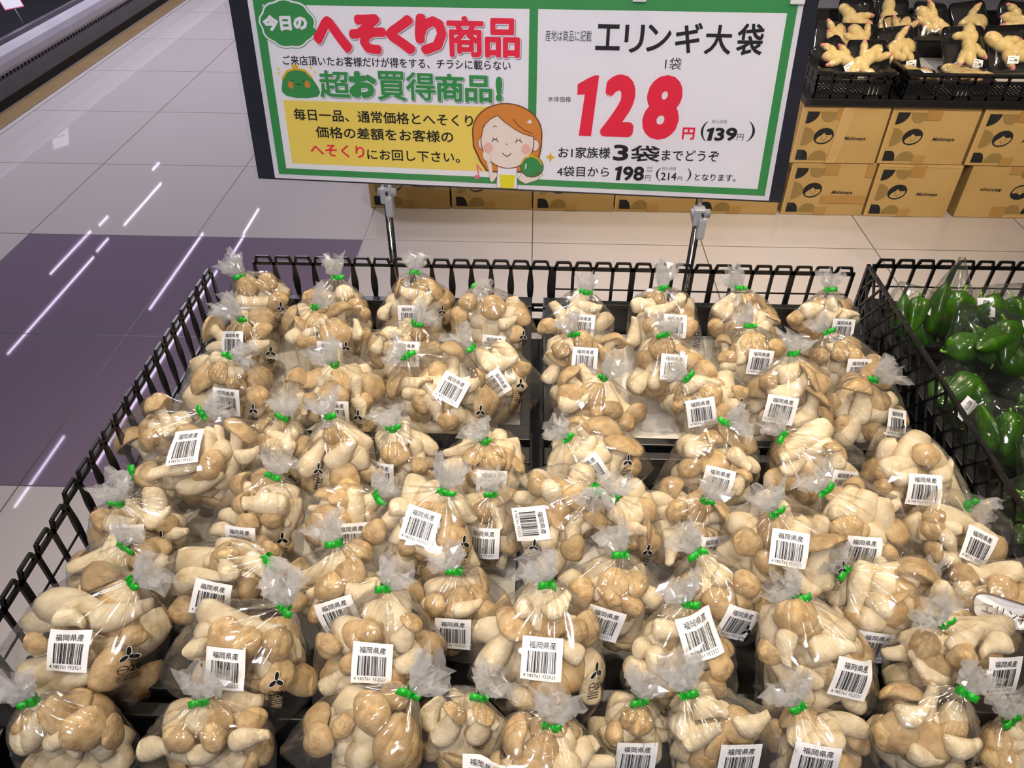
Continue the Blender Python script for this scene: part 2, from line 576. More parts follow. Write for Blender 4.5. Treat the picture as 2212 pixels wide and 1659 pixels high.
# sign lettering: text, left, baseline, width, height (metres on the sign), weight, style, slope
SIGN_TEXT = [
    ('へ', -0.3457, 0.2023, 0.0685, 0.0578, 0.055, 'redbig'),
    ('そ', -0.2815, 0.2013, 0.0655, 0.063, 0.055, 'redbig'),
    ('く', -0.2178, 0.2027, 0.0519, 0.0613, 0.055, 'redbig'),
    ('り', -0.1665, 0.2029, 0.0547, 0.0631, 0.055, 'redbig'),
    ('商', -0.112, 0.2009, 0.0626, 0.0628, 0.055, 'redbig'),
    ('品', -0.0479, 0.201, 0.059, 0.0604, 0.055, 'redbig'),
    ('今日の', -0.4321, 0.2344, 0.0793, 0.025, 0.03, 'white', 0.0023),
    ('ご来店頂いたお客様だけが得をする、チラシに載らない', -0.4062, 0.181, 0.4018, 0.0159, 0.012, 'black', 0.0004),
    ('超', -0.3448, 0.1284, 0.0564, 0.0459, 0.05, 'green'),
    ('お', -0.2912, 0.1295, 0.0514, 0.0449, 0.05, 'green'),
    ('買', -0.2401, 0.1273, 0.053, 0.0484, 0.05, 'green'),
    ('得', -0.1878, 0.1284, 0.0522, 0.0467, 0.05, 'green'),
    ('商', -0.1353, 0.128, 0.0502, 0.0465, 0.05, 'green'),
    ('品', -0.0838, 0.1283, 0.0481, 0.0446, 0.05, 'green'),
    ('!', -0.0303, 0.1312, 0.0122, 0.041, 0.05, 'green'),
    ('毎日一品、通常価格とへそくり', -0.3999, 0.0882, 0.3293, 0.0207, 0.016, 'black', -0.001),
    ('価格の差額をお客様の', -0.3623, 0.0585, 0.2552, 0.0208, 0.016, 'black', -0.0002),
    ('へそくり', -0.3765, 0.0257, 0.1028, 0.0225, 0.02, 'red', -0.0012),
    ('にお回し下さい。', -0.2689, 0.0225, 0.1726, 0.0191, 0.016, 'black', 0.0007),
    ('産地は商品に記載', 0.0531, 0.2283, 0.0754, 0.0166, 0.0, 'black', 0.0005),
    ('エ', 0.1353, 0.2164, 0.0397, 0.0392, 0.018, 'black'),
    ('リ', 0.1816, 0.2137, 0.0314, 0.0419, 0.018, 'black'),
    ('ン', 0.2171, 0.2161, 0.0387, 0.0403, 0.018, 'black'),
    ('ギ', 0.2626, 0.215, 0.0413, 0.0448, 0.018, 'black'),
    ('大', 0.3094, 0.214, 0.0418, 0.0436, 0.018, 'black'),
    ('袋', 0.3587, 0.2138, 0.0411, 0.0462, 0.018, 'black'),
    ('1袋', 0.2504, 0.1896, 0.0261, 0.0182, 0, 'black', 0.0),
    ('本体価格', 0.0596, 0.1329, 0.0396, 0.0091, 0, 'black', 0.0012),
    ('1', 0.1094, 0.0791, 0.0351, 0.0987, 0.05, 'num'),
    ('2', 0.1536, 0.0795, 0.0566, 0.101, 0.05, 'num'),
    ('8', 0.2228, 0.0772, 0.0606, 0.1041, 0.05, 'num'),
    ('円', 0.2903, 0.0792, 0.0208, 0.02, 0.01, 'num', 0.0003),
    ('税込価格', 0.3368, 0.1076, 0.0248, 0.0056, 0, 'grey', 0.0004),
    ('(', 0.3205, 0.078, 0.0104, 0.0324, -0.01, 'black', -0.0001),
    (')', 0.398, 0.0797, 0.0114, 0.0323, -0.01, 'black', -0.0003),
    ('139', 0.3307, 0.0788, 0.0502, 0.0217, 0.03, 'black', 0.0014),
    ('円', 0.3814, 0.0811, 0.0107, 0.0107, 0, 'black', 0.0),
    ('お1家族様', 0.0807, 0.0395, 0.0907, 0.0195, 0.012, 'black', 0.0027),
    ('3袋', 0.1764, 0.0391, 0.08, 0.0276, 0.03, 'black', 0.002),
    ('までどうぞ', 0.2603, 0.0425, 0.0959, 0.0186, 0.012, 'black', 0.0015),
    ('4袋目から', 0.0794, 0.007, 0.0925, 0.0183, 0.012, 'black', 0.0025),
    ('198', 0.182, 0.0046, 0.0508, 0.0252, 0.022, 'black', 0.001),
    ('円', 0.2351, 0.0067, 0.0097, 0.0095, 0, 'black', -0.0001),
    ('本体', 0.2364, 0.0266, 0.01, 0.0044, 0, 'grey', 0.0002),
    ('価格', 0.2364, 0.0216, 0.0105, 0.0043, 0, 'grey', 0.0002),
    ('(', 0.2531, 0.007, 0.0085, 0.0234, -0.01, 'black', -0.0006),
    (')', 0.306, 0.0084, 0.0079, 0.0229, -0.01, 'black', -0.0004),
    ('税込価格', 0.2627, 0.0261, 0.0242, 0.0057, 0, 'grey', 0.0003),
    ('214', 0.2621, 0.0084, 0.0267, 0.0134, 0.02, 'black', 0.0007),
    ('円', 0.2912, 0.0092, 0.0076, 0.0069, 0, 'black', -0.0002),
    ('となります。', 0.3201, 0.0102, 0.0699, 0.0121, 0.012, 'black', 0.0012),
]


# ------------------------------------------------------------------ the price sign
_yaw, _tilt, _roll = R(-6.863), R(8.749), R(1.388)
_X = Vector((math.cos(_yaw), math.sin(_yaw), 0))
_n = Vector((-math.sin(_yaw), math.cos(_yaw), 0))
_Z = Vector((0, 0, 1)) * math.cos(_tilt) + _n * math.sin(_tilt)
_X2 = _X * math.cos(_roll) + _Z * math.sin(_roll)
_Z2 = _Z * math.cos(_roll) - _X * math.sin(_roll)
_Y2 = _Z2.cross(_X2)
SO = Vector((2.3572, -1.10, 0.7432))
SMAT = Matrix(((_X2.x, _Y2.x, _Z2.x, SO.x), (_X2.y, _Y2.y, _Z2.y, SO.y), (_X2.z, _Y2.z, _Z2.z, SO.z), (0, 0, 0, 1)))
sign = thing('price_sign', 'large green-framed price sign in a clear sleeve hanging over the mushrooms', 'sign', matrix=SMAT)
MB().cbox((-0.490, 0.002, -0.0235), (0.474, 0.008, 0.310), M['board'], 0.0015).build('backing_board', sign)
p = MB().box((-0.4545, -0.001, -0.0195), (0.4515, 0.001, 0.305), M['paper'])
Y_ = [-0.0012 - 0.00016 * i for i in range(14)]


def rect(x0, z0, x1, z1, y, m):
    flat(p, [(x0, z0), (x1, z0), (x1, z1), (x0, z1)], y, m)


# green frame with two white panels
rect(-0.4452, -0.0115, 0.4432, 0.2975, Y_[0], M['green'])
rect(-0.4291, 0.0, 0.0261, 0.2755, Y_[1], M['white'])
rect(0.0404, 0.0, 0.4290, 0.2755, Y_[1], M['white'])
rect(-0.416, 0.0100, -0.014, 0.1221, Y_[2], M['yellow'])


def cloud(grow):
    pts = []
    n = 9
    for k in range(n * 8):
        a = 2 * math.pi * k / (n * 8)
        bump = 1.0 + 0.075 * abs(math.sin(a * n / 2 + 0.6))
        pts.append((-0.3885 + (0.0450 * bump + grow) * math.cos(a), 0.2465 + (0.0335 * bump + grow) * math.sin(a)))
    return pts


for gr, y, m in ((0.0042, 3, 'green'), (0.0030, 4, 'white'), (0.0, 5, 'green')):
    flat(p, cloud(gr), Y_[y], M[m])
    e = gr
    flat(p, [(-0.352, 0.2490 + e), (-0.333 + e * 2, 0.2340 - e), (-0.360, 0.2250 - e)], Y_[y] - 2e-5, M[m])


def one(x, z, wd, ht, y, m):
    """a heavy figure 1 with its flag"""
    flat(p, [(x + a * wd, z + b * ht) for a, b in ((0, .85), (.45, .945), (.78, 1), (1, 1), (.77, 0), (.16, 0), (.36, .69), (0, .68))], y, m)


for row in SIGN_TEXT:
    s, x, z, wd, ht, off, st = row[:7]
    sl = row[7] if len(row) > 7 else 0.0
    if s == '1':
        one(x, z, wd, ht, Y_[3], M['red'])
        continue
    if s == '3袋':
        put_text(p, '3', x, z, wd * 0.33, ht, Y_[3], M['ink'], 0, fat=0.0013, res=3)
        put_text(p, '袋', x + wd * 0.38, z, wd * 0.62, ht, Y_[3], M['ink'], 0, fat=0.0006, res=2)
        continue
    if s in ('139', '198'):
        one(x, z, wd * 0.24, ht, Y_[3], M['ink'])
        s, x, wd = s[1:], x + wd * 0.27, wd * 0.73
    rs = 2 if ht < 0.02 else 3
    if st == 'redbig':
        k = 0.0052 if s in 'へそくり' else 0.0021
        put_text(p, s, x + 0.0015, z - 0.0015, wd, ht, Y_[3], M['shade'], 0, fat=k + 0.0012, ink=k, res=2)
        put_text(p, s, x, z, wd, ht, Y_[4], M['white'], 0, fat=k + 0.0012, ink=k, res=2)
        put_text(p, s, x, z, wd, ht, Y_[5], M['red'], 0, fat=k, res=2)
    elif st == 'green':
        k = 0.0034 if s in 'お!' else 0.0015 if s in '商品' else 0.0012
        put_text(p, s, x + 0.0012, z - 0.0012, wd, ht, Y_[3], M['shade'], 0, fat=k + 0.0011, ink=k, res=2)
        put_text(p, s, x, z, wd, ht, Y_[4], M['white'], 0, fat=k + 0.0010, ink=k, res=2)
        put_text(p, s, x, z, wd, ht, Y_[5], M['green'], 0, fat=k, res=2)
    elif st == 'num':
        put_text(p, s, x, z, wd, ht, Y_[3], M['red'], 0, skew=0.07 if s in '128' else 0.0, slope=sl, fat=0.0066 if s in '128' else 0.0008, res=4)
    elif st == 'white':
        put_text(p, s, x, z, wd, ht, Y_[7], M['white'], 0, slope=sl, fat=0.0016, res=2)
    else:
        put_text(p, s, x, z, wd, ht, Y_[3], M[{'black': 'ink', 'grey': 'inkgrey', 'red': 'red'}[st]], min(off, 0.0), slope=sl, fat=0.0012 if s in ('39', '98') else ht * off * 1.15 if off > 0 else 0.0, res=rs)
# green coin purse drawing
pu = [(-0.4155, 0.142), (-0.411, 0.158), (-0.400, 0.171), (-0.385, 0.176), (-0.368, 0.172), (-0.356, 0.160), (-0.347, 0.146), (-0.3445, 0.137), (-0.350, 0.130), (-0.368, 0.1268), (-0.392, 0.1265), (-0.409, 0.130), (-0.4155, 0.136)]
flat(p, pu, Y_[3], M['green'])
stroke(p, [(-0.4115, 0.158), (-0.4015, 0.1705), (-0.386, 0.1755), (-0.368, 0.1725), (-0.357, 0.162)], 0.0036, Y_[4], M['gold'])
flat(p, ell(-0.3885, 0.1795, 0.003, 0.003, 12), Y_[4], M['gold'])
flat(p, ell(-0.3825, 0.1795, 0.003, 0.003, 12), Y_[4], M['gold'])
for cx in (-0.3975, -0.3665):
    flat(p, ell(cx, 0.148 + (cx + 0.4) * 0.06, 0.0052, 0.0063, 16), Y_[4], M['hair'])
stroke(p, [(-0.387, 0.1505), (-0.3825, 0.1485), (-0.378, 0.1508)], 0.0010, Y_[5], M['ink'])
for cx in (-0.3935, -0.373):
    stroke(p, [(cx - 0.002, 0.1545), (cx, 0.1558), (cx + 0.002, 0.1547)], 0.0009, Y_[5], M['ink'])
for cx, cz in ((-0.4165, 0.1745), (-0.417, 0.167), (-0.3565, 0.1775), (-0.350, 0.1705)):
    flat(p, [(cx - 0.003, cz), (cx, cz - 0.003), (cx + 0.003, cz), (cx, cz + 0.003)], Y_[3], M['yellow'])
# woman drawing with raised hand and purse
O_ = M['outline']


def blob(poly, y, m, ow=0.0016):
    """filled drawing shape with a brown outline"""
    cx = sum(a for a, b in poly) / len(poly)
    cz = sum(b for a, b in poly) / len(poly)
    flat(p, [(cx + (a - cx) * (1 + ow / 0.05) + (ow * 0.4 if a > cx else -ow * 0.4), cz + (b - cz) * (1 + ow / 0.05) + (ow * 0.4 if b > cz else -ow * 0.4)) for a, b in poly], Y_[y], O_)
    flat(p, poly, Y_[y] - 0.00008, m)


hairp = ell(-0.0105, 0.0795, 0.0600, 0.0480, 30, 0, math.pi) + [(-0.0695, 0.055), (-0.058, 0.030), (-0.047, 0.014), (-0.030, 0.012), (0.020, 0.014), (0.036, 0.020), (0.045, 0.038), (0.049, 0.060)]
blob(hairp, 3, M['hair'])
blob(ell(-0.0555, 0.0600, 0.0065, 0.0095, 18), 5, M['skin'])
blob(ell(0.0395, 0.0600, 0.0065, 0.0095, 18), 5, M['skin'])
# body, arms
blob([(-0.0265, 0.022), (-0.030, -0.018), (0.008, -0.018), (0.0067, 0.022)], 4, M['white'], 0.001)
flat(p, [(-0.0245, 0.006), (-0.0225, -0.0182), (0.0015, -0.0182), (0.0045, 0.006)], Y_[5], M['yellow2'])
blob([(-0.049, 0.034), (-0.044, 0.014), (-0.0415, -0.006), (-0.037, -0.0085), (-0.028, 0.004), (-0.031, 0.010), (-0.036, 0.006), (-0.0375, 0.018), (-0.040, 0.032)], 6, M['skin'], 0.001)
face = ell(-0.010, 0.066, 0.0465, 0.0475, 36)
blob(face, 6, M['skin'], 0.0012)
# fringe
flat(p, [(-0.0560, 0.072), (-0.0520, 0.090), (-0.0400, 0.102), (-0.0270, 0.1085), (-0.0150, 0.0980), (0.0020, 0.0870), (0.0180, 0.0790), (0.0360, 0.0745), (0.0430, 0.080), (0.0400, 0.097), (0.0240, 0.112), (-0.0050, 0.119), (-0.0330, 0.115), (-0.0530, 0.098), (-0.0600, 0.078)], Y_[7], M['hair'])
stroke(p, [(-0.0560, 0.072), (-0.0520, 0.090), (-0.0400, 0.102), (-0.0270, 0.1085), (-0.0150, 0.0980), (0.0020, 0.0870), (0.0180, 0.0790), (0.0360, 0.0745)], 0.0014, Y_[8], O_)
stroke(p, [(0.0000, 0.1030), (0.0090, 0.0930), (0.0210, 0.0850), (0.0340, 0.0800)], 0.0014, Y_[8], O_)
flat(p, [(0.0240, 0.0990), (0.0310, 0.1040), (0.0330, 0.0970), (0.0280, 0.0970)], Y_[8], M['white'])
for cx in (-0.0316, 0.0103):
    stroke(p, [(cx - 0.0055, 0.0635), (cx - 0.003, 0.0675), (cx + 0.002, 0.0678), (cx + 0.0055, 0.0640)], 0.0014, Y_[8], M['ink'])
    stroke(p, [(cx - 0.003, 0.0675), (cx - 0.004, 0.0710)], 0.0010, Y_[8], M['ink'])
    stroke(p, [(cx + 0.002, 0.0678), (cx + 0.0025, 0.0712)], 0.0010, Y_[8], M['ink'])
stroke(p, [(-0.0355, 0.0885), (-0.032, 0.0910), (-0.0285, 0.0890)], 0.0011, Y_[8], O_)
flat(p, ell(-0.0110, 0.0600, 0.0010, 0.0015, 8), Y_[8], M['ink'])
stroke(p, [(-0.0185, 0.0445), (-0.0145, 0.0405), (-0.0105, 0.0390), (-0.0065, 0.0405), (-0.0035, 0.0445)], 0.0014, Y_[8], M['ink'])
for cx in (-0.0441, 0.0234):
    flat(p, ell(cx, 0.0528, 0.0085, 0.0088, 20), Y_[7] if cx < 0 else Y_[8], M['blush'])
# raised hand
blob([(-0.0530, 0.0330), (-0.0545, 0.0420), (-0.0520, 0.0480), (-0.0495, 0.0440), (-0.0475, 0.0470), (-0.0455, 0.0425), (-0.0425, 0.0440), (-0.0400, 0.0380), (-0.0390, 0.0300), (-0.0440, 0.0260)], 8, M['skin'], 0.0008)
# far arm with the purse in the hand
blob([(0.0110, -0.002), (0.0230, -0.0085), (0.0440, -0.0010), (0.0535, 0.0090), (0.0500, 0.0130), (0.0360, 0.0060), (0.0240, 0.0030), (0.0150, 0.0090)], 8, M['skin'], 0.0008)
flat(p, ell(0.0344, 0.0225, 0.0212, 0.0192, 26), Y_[9], O_)
flat(p, ell(0.0344, 0.0225, 0.0198, 0.0178, 26), Y_[10], M['green'])
stroke(p, [(0.0150, 0.0270), (0.0210, 0.0370), (0.0330, 0.0415), (0.0450, 0.0375), (0.0520, 0.0280)], 0.0028, Y_[11], M['gold'])
flat(p, ell(0.0310, 0.0440, 0.0022, 0.0022, 10), Y_[11], M['gold'])
flat(p, ell(0.0355, 0.0445, 0.0022, 0.0022, 10), Y_[11], M['gold'])
stroke(p, [(0.0230, 0.0190), (0.0240, 0.0270)], 0.0022, Y_[11], M['white'])
for k in range(4):
    stroke(p, [(0.0330 + k * 0.0042, 0.0055 + k * 0.0012), (0.0345 + k * 0.0042, 0.0100 + k * 0.0012)], 0.0012, Y_[11], O_)
# note and star
flat(p, ell(-0.0660, -0.0005, 0.0048, 0.0036, 14), Y_[4], M['pink'])
stroke(p, [(-0.0620, 0.0005), (-0.0655, 0.0215), (-0.0610, 0.0170), (-0.0575, 0.0120)], 0.0024, Y_[4], M['pink'])
flat(p, [(0.067, 0.0500), (0.0693, 0.0430), (0.0758, 0.0402), (0.0693, 0.0374), (0.067, 0.0305), (0.0647, 0.0374), (0.0582, 0.0402), (0.0647, 0.0430)], Y_[4], M['gold'])
p.build('poster', sign)
MB().add([(-0.4935, -0.0052, -0.0265), (0.4905, -0.0052, -0.0265), (0.4905, -0.0052, 0.318), (-0.4935, -0.0052, 0.318)], [(0, 1, 2, 3)], M['sleeve']).build('clear_sleeve', sign)
cl = MB()
for x in (0.19, 0.43):
    cl.cbox((x, -0.0065, 0.288), (x + 0.022, 0.01, 0.305), M['lampwhite'], 0.002)
cl.build('top_clip', sign)

# two chrome stands behind it
for k, (x, lab) in enumerate(((2.1145, 'chrome stand with grey clip carrying the end of the sign with the cartoon lady'), (2.698, 'chrome stand with grey clip carrying the end of the sign with the red price'))):
    st = thing('sign_stand', lab, 'stand', (x, (-1.05, -1.115)[k], 0), 'chrome stands under the sign')
    MB().tube([(0, 0, 0.012), (0, 0, 0.68)], 0.0075, M['chrome'], 16).build('pole', st)
    MB().tube([(0, 0, 0.0), (0, 0, 0.012)], 0.02, M['black'], 20).build('foot', st)
    MB().tube([(0, 0, 0.66), (0, 0.002, 0.72), (0, 0.052, 0.95)] if k == 0 else [(0, 0, 0.66), (0, 0.01, 0.72), (0, 0.052, 0.95)], 0.0045, M['chrome'], 12).build('upper_rod', st)
    c = MB()
    c.cbox((-0.011, -0.014, 0.668), (0.011, 0.010, 0.700), M['greyplastic'], 0.004)
    c.cbox((-0.002, -0.022, 0.644), (0.013, 0.009, 0.686), M['greyplastic'], 0.005)
    c.tube([(-0.015, -0.004, 0.690), (0.019, -0.004, 0.690)], 0.008, M['greyplastic'], 14)
    c.tube([(0.0035, -0.0225, 0.694), (0.0035, -0.012, 0.694)], 0.002, M['ink'], 10)
    c.build('clip', st)


# ------------------------------------------------------------------ low platform the crates stand on
base = thing('display_platform', 'black low display platform under the mushroom and pepper crates', 'platform', (2.4, -1.8, 0))
MB().cbox((-0.57, -0.60, 0.400), (1.25, 0.63, 0.438), M['darkslate'], 0.004).build('top', base)
for x in (-0.53, 0.33, 1.17):
    for y in (-0.55, 0.56):
        MB().box((x, y, 0), (x + 0.045, y + 0.045, 0.40), M['black']).build('leg', base)

CZ = 0.438


def crate(label, x0, y0, wd, dp, wall=0.082, lattice=None, z=CZ, cat='crate', group=None):
    """open black produce crate: base, four ribbed walls, rolled rim"""
    c = thing('produce_crate', label, cat, (x0, y0, z), group)
    m = M['black']
    b = MB().box((0.004, 0.004, 0.0), (wd - 0.004, dp - 0.004, 0.008), m)
    b.build('base', c)
    t = 0.008
    sides = [((1, 0), wd), ((1, 0), wd), ((0, 1), dp), ((0, 1), dp)]
    for k in range(4):
        L = sides[k][1]
        if k == 0:
            f3 = lambda a, h, d: (a, d, h)
        elif k == 1:
            f3 = lambda a, h, d: (a, dp - d, h)
        elif k == 2:
            f3 = lambda a, h, d: (d, a, h)
        else:
            f3 = lambda a, h, d: (wd - d, a, h)
        s = MB()
        if lattice and k in lattice:
            wave_lattice(s, L, wall, f3, m)
        else:
            s.prism([(0, 0.0), (L, 0.0), (L, wall), (0, wall)], 0.003, t, m, f3)
            n = int(L / 0.05)
            for i in range(n + 1):
                a = 0.006 + i * (L - 0.018) / n
                s.prism([(a, 0.0), (a + 0.006, 0.0), (a + 0.006, wall), (a, wall)], 0.0005, 0.003, m, f3)
            s.prism([(0, wall * 0.45), (L, wall * 0.45), (L, wall * 0.55), (0, wall * 0.55)], 0.0, 0.003, m, f3)
        s.build('side_wall', c)
    r = MB()
    e = 0.016
    r.cbox((0, 0, wall), (wd, e, wall + 0.007), m, 0.002)
    r.cbox((0, dp - e, wall), (wd, dp, wall + 0.007), m, 0.002)
    r.cbox((0, e, wall), (e, dp - e, wall + 0.007), m, 0.002)
    r.cbox((wd - e, e, wall), (wd, dp - e, wall + 0.007), m, 0.002)
    for (cx, cy) in ((0.0, 0.0), (wd - 0.05, 0.0), (0.0, dp - 0.034), (wd - 0.05, dp - 0.034)):
        r.cbox((cx, cy, wall + 0.004), (cx + 0.05, cy + 0.034, wall + 0.012), m, 0.002)
    r.build('rim', c)
    return c


def wave_lattice(s, L, H, f3, m, d0=0.0, d1=0.007):
    """crate wall of frame bars with diamond mesh panels and slot groups"""
    s.prism([(0, 0), (L, 0), (L, H * 0.16), (0, H * 0.16)], d0, d1, m, f3)
    s.prism([(0, H * 0.66), (L, H * 0.66), (L, H * 0.80), (0, H * 0.80)], d0, d1, m, f3)
    s.prism([(0, H * 0.94), (L, H * 0.94), (L, H), (0, H)], d0, d1, m, f3)
    x, k = 0.0, 0
    while x < L - 0.01:
        s.prism([(x, 0), (x + 0.008, 0), (x + 0.008, H), (x, H)], d0, d1, m, f3)
        w_ = min(0.056, L - x)
        if k % 4 == 3:
            for q in range(4):
                a = x + 0.008 + q * w_ / 4
                s.prism([(a, H * 0.1), (a + w_ / 8, H * 0.1), (a + w_ / 8, H * 0.7), (a, H * 0.7)], d0, d1, m, f3)
        else:
            n = 4
            for q in range(-n, n):
                a0 = (x + q * w_ / n, H * 0.14)
                a1 = (x + (q + n) * w_ / n, H * 0.68)
                for A, B in ((a0, a1), ((a0[0], a1[1]), (a1[0], a0[1]))):
                    t0 = max(0.0, (x - A[0]) / (B[0] - A[0]))
                    t1 = min(1.0, (x + w_ - A[0]) / (B[0] - A[0]))
                    if t1 - t0 > 0.05:
                        P = (A[0] + (B[0] - A[0]) * t0, A[1] + (B[1] - A[1]) * t0)
                        Q = (A[0] + (B[0] - A[0]) * t1, A[1] + (B[1] - A[1]) * t1)
                        s.bar(P, Q, 0.0034, d0 + 0.001, d1 - 0.001, m, f3)
        x += 0.056
        k += 1
    s.prism([(L - 0.008, 0), (L, 0), (L, H), (L - 0.008, H)], d0, d1, m, f3)


def fence(label, origin, ang, n, pitch, H, style, lean=0.0):
    """upright slotted fence panel with a scalloped top"""
    f = thing('fence_panel', label, 'fence panel', origin, 'black plastic fence panels round the crates')
    f.rotation_euler = (lean, 0, ang)
    m = M['black']
    L = n * pitch
    d0, d1 = -0.0020, 0.0020
    top, bars, low = MB(), MB(), MB()
    zr = H - 0.012
    top.prism([(0, zr - 0.007), (L, zr - 0.007), (L, zr), (0, zr)], d0, d1, m)
    for i in range(n):
        a = i * pitch
        c = a + pitch / 2
        hw = pitch * 0.30
        for A, B in (((a + pitch * 0.10, zr - 0.001), (c - hw, H - 0.001)), ((c + hw, H - 0.001), (a + pitch * 0.90, zr - 0.001))):
            top.bar(A, B, 0.005, d0, d1, m)
        top.bar((c - hw, H - 0.002), (c + hw, H - 0.002), 0.004, d0, d1, m)
        if style == 'lattice':
            top.bar((c - hw * 1.3, zr + 0.002), (c - hw * 0.9, zr + 0.006), 0.003, d0, d1, m)
    zs = H * 0.40 if style == 'wavy' else H * 0.34
    zb = H * 0.20
    for i in range(n + 1):
        x = i * pitch
        if style == 'wavy':
            K = 14
            prof = []
            for k in range(K + 1):
                t = k / K
                z = zs - 0.002 + (zr - zs) * t
                prof.append((0.0030 + 0.0034 * math.sin(math.pi * t) ** 2 * (1.0 if 0 < i < n else 0.6), z))
            poly = [(x + w_, z) for w_, z in prof] + [(x - w_, z) for w_, z in prof[::-1]]
            bars.prism(poly[::-1], d0, d1, m)
            bars.prism([(x - 0.0042, 0), (x + 0.0042, 0), (x + 0.0042, zs), (x - 0.0042, zs)], d0, d1, m)
        else:
            wv = 0.0030 if i % 4 else 0.0052
            bars.prism([(x - wv, 0), (x + wv, 0), (x + wv, zr), (x - wv, zr)], d0, d1, m)
    if style == 'lattice':
        zm = (zr + zs) / 2
        bars.prism([(0, zm - 0.0013), (L, zm - 0.0013), (L, zm + 0.0013), (0, zm + 0.0013)], d0 + 0.001, d1 - 0.001, m)
    for z in (zs, zs - 0.012):
        low.prism([(0, z - 0.0028), (L, z - 0.0028), (L, z + 0.0028), (0, z + 0.0028)], d0, d1, m)
    for i in range(n):
        a = i * pitch
        for q in (0.14, 0.86):
            low.prism([(a + pitch * q - 0.003, zs - 0.012), (a + pitch * q + 0.003, zs - 0.012), (a + pitch * q + 0.003, zs), (a + pitch * q - 0.003, zs)], d0, d1, m)
    low.prism([(0, 0), (L, 0), (L, zb), (0, zb)], d0, d1, m)
    bars.build('bars', f)
    top.build('scalloped_rail', f)
    low.build('lower_rail', f)
    return f


FH = 0.165
FZ = CZ
fence('black fence panel with wavy bars standing behind the left rear mushroom crate', (1.868, -1.150, FZ), 0, 15, 0.0375, FH, 'wavy')
fence('black square-grid fence panel standing behind the right rear mushroom crate', (2.436, -1.152, FZ), 0, 15, 0.0373, FH, 'lattice')
fence('black fence panel with wavy bars along the left side beside the dark floor tiles', (1.800, -1.757, FZ), R(90), 15, 0.0377, FH, 'wavy')
fence('black square-grid fence panel at the lower left, in front of the wavy one', (1.806, -2.330, FZ), R(90), 15, 0.0377, FH, 'lattice')
fence('black square-grid fence panel standing behind the green peppers', (3.047, -1.120, FZ), 0, 15, 0.0373, FH, 'lattice')
gp = 'black produce crates of mushrooms'
crate('black crate at the left rear, bare white liner showing at its front', 1.822, -1.560, 0.575, 0.395, group=gp)
crate('black crate at the right rear, bare liner showing along its front', 2.418, -1.560, 0.575, 0.395, group=gp)
crate('black crate in the middle row, left, buried in mushroom bags', 1.822, -1.970, 0.575, 0.395, group=gp)
crate('black crate in the middle row, right, buried in mushroom bags', 2.418, -1.970, 0.575, 0.395, group=gp)
crate('nearest black crate on the left, cut off by the lower edge', 1.822, -2.380, 0.575, 0.395, group=gp)
crate('nearest black crate on the right, cut off by the lower edge', 2.418, -2.380, 0.575, 0.395, group=gp)
crate('black crate of green peppers with diamond mesh side wall', 3.040, -1.900, 0.575, 0.765, wall=0.075)
mw_ = thing('mesh_side_panel', 'tall black diamond mesh panel between the mushrooms and the green peppers', 'mesh panel', (3.026, -1.900, FZ))
ds = MB()
f3_ = lambda a, h, d: (d, a, h)
PL, PH, cell = 0.765, 0.162, 0.036
for q in range(-6, int(PL / cell) + 2):
    for sg in (1, -1):
        A = (q * cell, 0.0) if sg > 0 else (q * cell + PH * 0.75, 0.0)
        B = (q * cell + PH * 0.75, PH) if sg > 0 else (q * cell, PH)
        ts = sorted([(0.0 - A[0]) / (B[0] - A[0]), (PL - A[0]) / (B[0] - A[0])])
        t0, t1 = max(0, ts[0]), min(1, ts[1])
        if t1 - t0 > 0.03:
            ds.bar((A[0] + (B[0] - A[0]) * t0, A[1] + (B[1] - A[1]) * t0), (A[0] + (B[0] - A[0]) * t1, A[1] + (B[1] - A[1]) * t1), 0.0036, -0.002, 0.002, M['black'], f3_)
ds.build('diamond_mesh', mw_)
ef = MB()
ef.prism([(0, PH - 0.006), (PL, PH - 0.006), (PL, PH), (0, PH)], -0.003, 0.003, M['black'], f3_)
ef.prism([(0, 0), (PL, 0), (PL, 0.02), (0, 0.02)], -0.003, 0.003, M['black'], f3_)
for a in (0.0, PL - 0.008):
    ef.prism([(a, 0), (a + 0.008, 0), (a + 0.008, PH), (a, PH)], -0.0032, 0.0032, M['black'], f3_)
ef.build('edge_frame', mw_)
liners = [('white liner sheet in the left rear crate under the tilted bag', 1.834, -1.548), ('white liner sheet in the right rear crate', 2.430, -1.548), ('liner sheet at the back of the middle left crate', 1.834, -1.800), ('liner sheet at the back of the middle right crate, bare beside a narrow bag', 2.430, -1.800)]
for lab, x, y in liners:
    ld = 0.371 if y > -1.7 else 0.213
    o = MB().box((0, 0, 0), (0.551, ld, 0.002), M['liner']).build('liner_sheet')
    o.location = (x, y, CZ + 0.0165)
    tag(o, lab, 'liner', 'liner sheets in the crates')
    sp_ = MB()
    sp_.box((0.0, 0.0, -0.0085), (0.551, ld, -0.0002), M['liner'])
    sp_.build('liner_board', o)


# ------------------------------------------------------------------ cartons behind
CW, CH, CD = 0.300, 0.204, 0.40


